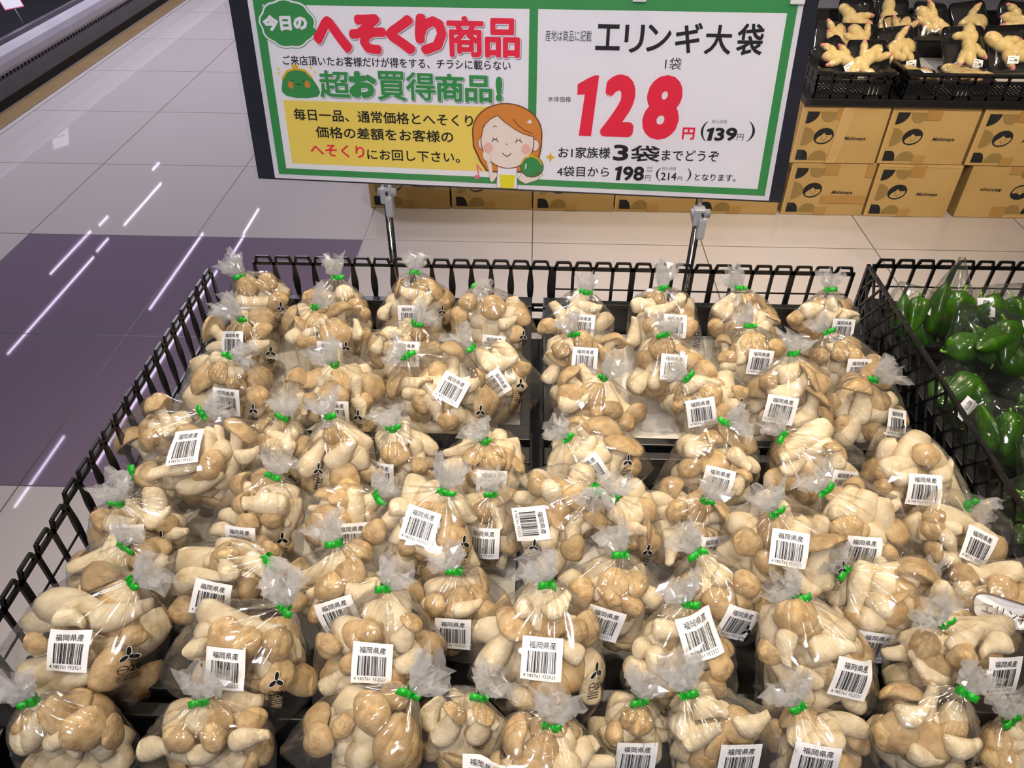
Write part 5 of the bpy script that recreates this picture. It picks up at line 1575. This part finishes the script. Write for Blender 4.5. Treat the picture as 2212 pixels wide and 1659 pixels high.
    for i in range(2):
        for kk in range(sg):
            wf.append((i * sg + kk, i * sg + (kk + 1) % sg, (i + 1) * sg + (kk + 1) % sg, (i + 1) * sg + kk))
    tb.add(wv, wf, M['tie'], True)
    side = q.cross(Vector((0, -1, 0)))
    side = side.normalized() if side.length > 0.2 else u_
    side = side * (1 if r.random() < 0.5 else -1)
    front = Vector((0, -1, 0))
    for sgn, ln_ in ((1, float(r.uniform(0.009, 0.015))), (-1, float(r.uniform(0.004, 0.009)))):
        cur = float(r.uniform(-0.004, 0.005))
        strip = []
        for i in range(5):
            t = i / 4
            c0 = T3 + front * (0.0062 + 0.001 * t) + side * sgn * (0.001 + ln_ * t) + q * cur * t * t + front * 0.003 * math.sin(3 * t) * (1 if sgn > 0 else -1)
            strip += [c0 - q * 0.0042, c0 + q * 0.0042, c0 + q * 0.0042 + front * 0.0006, c0 - q * 0.0042 + front * 0.0006]
        sf = []
        for i in range(4):
            for e in range(4):
                sf.append((i * 4 + e, i * 4 + (e + 1) % 4, (i + 1) * 4 + (e + 1) % 4, (i + 1) * 4 + e))
        sf += [(0, 1, 2, 3), (16, 17, 18, 19)]
        tb.add(strip, sf, M['tie'], True)
    tb.build('green_tie', bag)
    if st:
        cx, cz = st[0], st[1]
        e = math.hypot(cx / a, cz / c)
        if e > 0.86:
            cx, cz = cx * 0.86 / e, cz * 0.86 / e
        pt = Patch(bv, cx, cz, R(st[2]), 0.0208, 0.0208)
        if pt.ok:
            sm = MB()
            pt.sheet(sm, M['sticker'])
            sm.add([pt.at(u, v, 0.0005) for u, v in SPRINT[0]], SPRINT[1], M['ink'])
            sm.build('origin_sticker', bag)
    if leaf:
        cx, cz = leaf[0], leaf[1]
        e = math.hypot(cx / a, cz / c)
        if e > 0.76:
            cx, cz = cx * 0.76 / e, cz * 0.76 / e
        pt = Patch(bv, cx, cz, R(leaf[2]), 0.0135, 0.0185, n=6, lift=0.0006)
        if pt.ok:
            lm = MB()
            for vs_, fs_ in LEAF[0]:
                lm.add([pt.at(u, v, 0.0) for u, v in vs_], fs_, M['sticker'])
            for vs_, fs_ in LEAF[1]:
                lm.add([pt.at(u, v, 0.0005) for u, v in vs_], fs_, M['ink'])
            lm.build('leaf_mark', bag)
    if 'oval print' in clause:
        pt = Patch(bv, a * 0.15, c * 0.15, R(14 - phi), 0.034, 0.019, n=8, smooth=4, lift=0.0075)
        if pt.ok:
            om = MB()
            pt2 = [(math.copysign(abs(math.cos(t)) ** 0.55, math.cos(t)), math.copysign(abs(math.sin(t)) ** 0.7, math.sin(t))) for t in [2 * math.pi * i / 40 for i in range(40)]]
            o_, i_ = [(x * 0.95, z * 0.9) for x, z in pt2], [(x * 0.89, z * 0.80) for x, z in pt2]
            om.add([pt.at(u, v, 0.0004) for u, v in o_], [list(range(40))], M['sticker'])
            om.add([pt.at(u, v, 0.0009) for u, v in o_ + i_], [(k_, (k_ + 1) % 40, 40 + (k_ + 1) % 40, 40 + k_) for k_ in range(40)], M['inkbrown'])
            g, gf, _ = glyphs('エリンギ', 0.01, 2)
            om.add([pt.at(-0.66 + 1.32 * q_[0], -0.36 + 0.72 * q_[1], 0.0009) for q_ in g], gf, M['inkbrown'])
            om.build('oval_print', bag)
    return bag


for _i, _b in enumerate(BAGS):
    mushroom_bag(_i, *_b)


# ------------------------------------------------------------------ green peppers in clear bags
def pepper_proto(seed):
    r = np.random.default_rng(50 + seed)
    seg, rings = 24, 16
    vs, fs = [], []
    ph = r.uniform(0, 6.3, 3)
    bend = r.uniform(-0.25, 0.25)
    for i in range(rings + 1):
        t = i / rings
        pr = (math.sin(math.pi * min(1, t ** 0.62)) ** 0.55) * (1.0 - 0.30 * t) if 0 < t < 1 else 0.03
        for k in range(seg):
            a = 2 * math.pi * k / seg
            rr = 0.30 * pr * (1 + 0.13 * math.cos(3 * a + ph[0] + 0.6 * t) + 0.06 * math.cos(5 * a + ph[1]) + 0.04 * math.sin(9 * t + ph[2] + a))
            vs.append((rr * math.cos(a) + bend * t * t, rr * math.sin(a), t - 0.05 * math.exp(-((t) / 0.06) ** 2)))
    for i in range(rings):
        for k in range(seg):
            fs.append((i * seg + k, (i + 1) * seg + k, (i + 1) * seg + (k + 1) % seg, i * seg + (k + 1) % seg))
    mb = MB().add(vs, fs, M['pepper'], True)
    s = MB().tube([(0, 0, 0.05), (0.01, 0, -0.04), (0.04, 0.01, -0.10), (0.08, 0.02, -0.13)], [0.06, 0.030, 0.024, 0.032], M['pstem'], 10)
    return mb.mesh('pepper'), s.mesh('stalk')


PEP = [pepper_proto(s) for s in range(5)]


def pack_frame(P, lean, yaw, roll=0.0):
    m = Matrix.Translation(P) @ Matrix.Rotation(yaw, 4, 'Z') @ Matrix.Rotation(-lean, 4, 'X') @ Matrix.Rotation(roll, 4, 'Y')
    return m


def pepper_pack(idx, label, P, lean, yaw, roll, a, c, n, point=False, sticker=(0.4, 0.4)):
    r = np.random.default_rng(300 + idx)
    t = thing('pepper_pack', label, 'pack of peppers', group='film bags of green peppers', matrix=pack_frame(P, lean, yaw, roll))
    b = 0.030
    pts = []
    for i in range(n):
        L = float(r.uniform(0.070, 0.092)) * (1.15 if point else 1.0)
        ang = float(r.uniform(-0.35, 0.35)) + (math.pi if i % 2 else 0) + (0 if point else float(r.uniform(-0.9, 0.9)))
        cx = (-1 + 2 * (i + 0.5) / n) * (a - 0.022)
        cy = (-0.012 if i % 2 else 0.010)
        d = Vector((math.sin(ang), float(r.uniform(-0.15, 0.15)), math.cos(ang))).normalized()
        q = d.to_track_quat('Z', 'Y').to_matrix() @ Matrix.Rotation(float(r.uniform(0, 6.28)), 3, 'Z')
        base_ = Vector((cx, cy, float(r.uniform(-0.1, 0.1)) * c)) - d * L / 2
        pm, sm = PEP[int(r.integers(0, 5))]
        o = link('pepper', pm, t, Matrix.Translation(base_) @ q.to_4x4() @ Matrix.Scale(L, 4))
        link('stalk', sm, o)
        for j in (0.05, 0.3, 0.6, 0.9, 1.0):
            for dd in _dirs:
                pts.append(base_ + d * L * j + dd * L * (0.29 if 0.1 < j < 0.8 else 0.14))
        pts.append(base_ - d * L * 0.16)
    for sx in (-1, 1):
        for sz in (-1, 1):
            k = 0.15 if (point and sz > 0) else 1.0
            pts.append(Vector((sx * a * k, 0.01, sz * c * (1.25 if point and sz > 0 else 1.0))))
    T3 = Vector((0, 0.012, c * (1.35 if point else 1.06)))
    vs, fs, q, u_, w_ = film_body(pts + [T3], T3, r, pleat=0.35, seg=32, rings=20)
    MB().add(vs, fs, M['traywrap'], True).build('film', t)
    bv = BVHTree.FromPolygons(vs, fs)
    if sticker:
        pt = Patch(bv, sticker[0] * a, sticker[1] * c, R(float(r.uniform(-25, 25))), 0.011, 0.017, n=5)
        if pt.ok:
            sm = MB()
            pt.sheet(sm, M['sticker'])
            g, gf, _ = glyphs('産', 0.0, 1)
            for k, z in enumerate((0.52, -0.05, -0.62)):
                g, gf, _ = glyphs('鹿児島県産'[k], 0.0, 1)
                sm.add([pt.at(-0.42 + 0.84 * q_[0], z - 0.22 + 0.5 * q_[1], 0.0004) for q_ in g], gf, M['ink'])
            sm.build('sticker', t)
    return t


PZ = CZ + 0.012
for i, (lab, P, lean, yaw, roll, a, c, n, pt_, stk) in enumerate([
        ('pointed pepper bag standing tall against the back fence', (3.160, -1.215, PZ + 0.098), 0.25, 0.1, 0.10, 0.042, 0.075, 3, True, (1.1, -0.1)),
        ('shadowed pepper bag in the back corner of its crate', (3.105, -1.205, PZ + 0.075), 0.6, -0.1, 0.3, 0.050, 0.060, 3, False, (0.5, 0.5)),
        ('big pepper bag lying on a dark tray with white vertical sticker', (3.190, -1.320, PZ + 0.105), 0.80, 0.15, 0.25, 0.066, 0.066, 5, False, (0.72, 0.45)),
        ('pepper bag behind the big one, rounded pepper top showing', (3.255, -1.215, PZ + 0.088), 0.5, 0.0, -0.2, 0.058, 0.058, 4, False, (-0.6, 0.5)),
        ('pepper bag at the right edge by the back fence', (3.345, -1.220, PZ + 0.088), 0.5, 0.0, -0.4, 0.055, 0.060, 4, False, None),
        ('pepper bag low beside the mesh wall, under the big one', (3.118, -1.400, PZ + 0.052), 1.0, 0.2, 0.9, 0.056, 0.056, 4, False, (0.2, -0.5)),
        ('pepper bag with one curled light green stalk on top', (3.145, -1.500, PZ + 0.060), 0.9, -0.1, 0.4, 0.054, 0.056, 3, False, None),
        ('pepper bag at the right edge beside the curled stalk', (3.245, -1.440, PZ + 0.060), 0.8, 0.1, -0.3, 0.055, 0.062, 4, False, None),
        ('pepper bag nearer the camera, cut off below the curled stalk bag', (3.195, -1.580, PZ + 0.050), 0.9, 0.3, 0.2, 0.056, 0.062, 4, False, None),
        ('dim pepper bag deep behind the mesh wall near its front end', (3.118, -1.670, PZ + 0.055), 0.9, 0.1, -0.3, 0.052, 0.060, 4, False, None)]):
    pepper_pack(i, lab, P, lean, yaw, roll, a, c, n, pt_, stk)


# ------------------------------------------------------------------ ginger on black foam trays
def ginger_proto(seed):
    r = np.random.default_rng(80 + seed)
    mb = MB()
    stems = [(Vector((0, 0, -0.75)), 0.35, 0.0)]
    p_ = Vector((r.uniform(-0.3, 0.3), 0, -0.8))
    ang = r.uniform(-0.5, 0.5)
    tips = []
    for i in range(5):
        rr = float(r.uniform(0.34, 0.46))
        rot = Matrix.Rotation(ang, 3, 'Y')
        mb.ellipsoid(p_, (rr, rr * 0.8, rr * 1.35), M['ginger'], rot, 14, 9)
        if i in (1, 2, 3):
            sgn = 1 if (i + seed) % 2 else -1
            a2 = ang + sgn * float(r.uniform(0.8, 1.3))
            d2 = Vector((math.sin(a2), float(r.uniform(-0.3, 0.1)), math.cos(a2)))
            m_ = p_ + d2 * 0.42
            mb.ellipsoid(m_, (0.29, 0.27, 0.42), M['ginger'], Matrix.Rotation(a2, 3, 'Y'), 12, 8)
            a3 = a2 - sgn * float(r.uniform(0.2, 0.9))
            d3 = Vector((math.sin(a3), -0.05, math.cos(a3)))
            m3 = m_ + d2 * 0.22 + d3 * 0.25
            mb.ellipsoid(m3, (0.23, 0.22, 0.33), M['ginger'], Matrix.Rotation(a3, 3, 'Y'), 12, 8)
            if r.random() < 0.75:
                tips.append((m3 + d3 * 0.24, d3))
        p_ = p_ + Vector((math.sin(ang), 0, math.cos(ang))) * 0.42
        ang += float(r.uniform(-0.6, 0.6))
    tips.append((p_ - Vector((math.sin(ang), 0, math.cos(ang))) * 0.1, Vector((math.sin(ang), 0, math.cos(ang)))))
    tms = []
    for c_, d_ in tips:
        tms.append(MB().tube([c_, c_ + d_ * 0.10, c_ + d_ * 0.20, c_ + d_ * 0.23], [0.17, 0.13, 0.09, 0.04], M['gingertip'], 10).mesh('pink_shoot'))
    g = mb.mesh('ginger_root')
    co = np.array([v.co[:] for v in g.vertices])
    lo, hi = co.min(0), co.max(0)
    S_ = Matrix.Diagonal((1.9 / (hi[0] - lo[0]), 1.1 / (hi[1] - lo[1]), 1.9 / (hi[2] - lo[2]), 1)) @ Matrix.Translation(-Vector((lo + hi) / 2))
    for me in [g] + tms:
        me.transform(S_)
    return g, tms


GIN = [ginger_proto(s) for s in range(5)]


def tray_mesh(a, c):
    mb = MB()

    def rr(x, z, rad):
        out = []
        for cx, cz, a0 in ((x - rad, z - rad, 0), (-x + rad, z - rad, 90), (-x + rad, -z + rad, 180), (x - rad, -z + rad, 270)):
            for k in range(5):
                an = R(a0 + 22.5 * k)
                out.append((cx + rad * math.cos(an), cz + rad * math.sin(an)))
        return out
    rings = [(rr(a * 0.84, c * 0.86, 0.010), 0.016), (rr(a * 0.90, c * 0.91, 0.012), 0.012), (rr(a * 0.98, c * 0.98, 0.014), -0.006), (rr(a, c, 0.015), -0.007), (rr(a, c, 0.015), -0.004), (rr(a * 0.93, c * 0.94, 0.013), 0.016), (rr(a * 0.84, c * 0.86, 0.010), 0.019)]
    vs, fs = [], []
    n = 20
    for pl, y in rings:
        vs += [(x, y, z) for x, z in pl]
    for i in range(len(rings) - 1):
        for k in range(n):
            fs.append((i * n + k, i * n + (k + 1) % n, (i + 1) * n + (k + 1) % n, (i + 1) * n + k))
    fs += [list(range(n)), [(len(rings) - 1) * n + k for k in range(n)]]
    mb.add(vs, fs, M['tray'], False)
    return mb.mesh('foam_tray')


def ginger_pack(idx, label, P, lean, yaw, roll, a, c, sticker=(0.5, -0.7)):
    r = np.random.default_rng(700 + idx)
    t = thing('ginger_pack', label, 'pack of ginger', group='film wrapped ginger trays', matrix=pack_frame(P, lean, yaw, roll))
    link('foam_tray', tray_mesh(a, c), t)
    g, s = GIN[idx % 5]
    sc = c * 0.92
    m4 = Matrix.Translation((float(r.uniform(-.06, .06)) * a, -0.012, float(r.uniform(-.05, .1)) * c)) @ Matrix.Rotation(float(r.choice([0, 3.14])) + float(r.uniform(-.5, .5)), 4, 'Y') @ Matrix.Diagonal((sc * a / c, sc * 0.55, sc, 1))
    o = link('ginger_root', g, t, m4)
    for s_ in s:
        link('pink_shoot', s_, o)
    V = [m4 @ v.co for v in g.vertices]
    pts = V + [Vector((sx * a * 1.01, 0.0, sz * c * 1.01)) for sx in (-1, 1) for sz in (-1, 1)] + [Vector((sx * a * .85, 0.021, sz * c * .87)) for sx in (-1, 1) for sz in (-1, 1)]
    vs, fs, *_ = film_body(pts, Vector((0, 0.006, c * 1.012)), r, pleat=0.1, seg=32, rings=20)
    MB().add(vs, fs, M['traywrap'], True).build('film', t)
    if sticker:
        bv = BVHTree.FromPolygons(vs, fs)
        pt = Patch(bv, sticker[0] * a, sticker[1] * c, R(float(r.uniform(-6, 6))), 0.0185, 0.0125, n=5)
        if pt.ok:
            sm = MB()
            pt.sheet(sm, M['sticker'])
            for (u0, v0, u1, v1) in ((-.75, .45, .2, .62), (-.75, -.25, -.1, -.12), (.1, -.45, .7, .1), (-.75, -.6, -.05, -.5)):
                sm.add([pt.at(u, v, 0.0004) for u, v in ((u0, v0), (u1, v0), (u1, v1), (u0, v1))], [(0, 1, 2, 3)], M['inkgrey'])
            sm.build('price_label', t)
    return t


GF = GZ + 0.046
for i, (lab, P, lean, yaw, roll, a, c, stk) in enumerate([
        ('ginger tray tilted sideways at the front left, nearest the sign edge', (3.425, 0.352, GF + 0.074), 0.85, 0.1, -0.5, 0.056, 0.075, (0.1, -0.72)),
        ('ginger tray behind the tilted one with a pink shoot standing up', (3.440, 0.475, GF + 0.085), 0.80, 0.0, 0.15, 0.068, 0.080, None),
        ('ginger tray leaning in the front left crate with upright knob', (3.535, 0.345, GF + 0.066), 0.80, 0.05, 0.0, 0.070, 0.080, (-0.45, -0.78)),
        ('ginger tray half hidden behind the leaning one with upright knob', (3.530, 0.460, GF + 0.090), 0.75, 0.0, 0.05, 0.066, 0.076, None),
        ('tall ginger tray at the join of the two front crates', (3.662, 0.435, GF + 0.080), 0.80, 0.05, -0.12, 0.066, 0.088, (0.35, -0.75)),
        ('ginger tray lying flat at the join of the front crates', (3.700, 0.330, GF + 0.026), 1.45, -0.2, 0.1, 0.066, 0.062, (0.4, -0.4)),
        ('ginger tray lying flat alone on the white liner with no label', (3.880, 0.345, GF + 0.026), 1.45, 0.12, 0.05, 0.080, 0.066, None),
        ('ginger tray leaning behind the flat one, pale round knobs', (3.905, 0.470, GF + 0.080), 0.80, 0.0, -0.05, 0.073, 0.082, (0.45, -0.80)),
        ('ginger tray with three upright pink-tipped fingers at the right', (4.060, 0.470, GF + 0.080), 0.80, 0.0, -0.06, 0.078, 0.088, (-0.1, -0.62)),
        ('ginger tray cut off by the right edge in the front crate', (4.225, 0.480, GF + 0.080), 0.80, 0.0, 0.1, 0.072, 0.085, None),
        ('ginger tray at the rear left with a white label below', (3.620, 0.770, GF + 0.092), 0.75, 0.0, 0.0, 0.066, 0.085, (0.1, -0.8)),
        ('ginger tray at the rear, slim root with one red shoot', (3.755, 0.780, GF + 0.095), 0.75, 0.0, 0.06, 0.062, 0.085, None),
        ('ginger tray leaning on the front rim of the rear crate', (3.775, 0.700, GF + 0.070), 0.85, 0.0, -0.1, 0.062, 0.072, (0.3, -0.8)),
        ('ginger tray at the rear with many shining knobs', (3.895, 0.755, GF + 0.085), 0.80, 0.05, 0.1, 0.062, 0.090, (0.4, -0.8)),
        ('ginger tray at the rear with one long bent finger', (4.050, 0.770, GF + 0.090), 0.78, 0.0, -0.15, 0.068, 0.085, None),
        ('ginger tray at the rear right, cut off at the top corner', (4.230, 0.775, GF + 0.090), 0.78, 0.0, 0.12, 0.074, 0.085, None)]):
    ginger_pack(i, lab, P, lean, yaw, roll, a, c, stk)
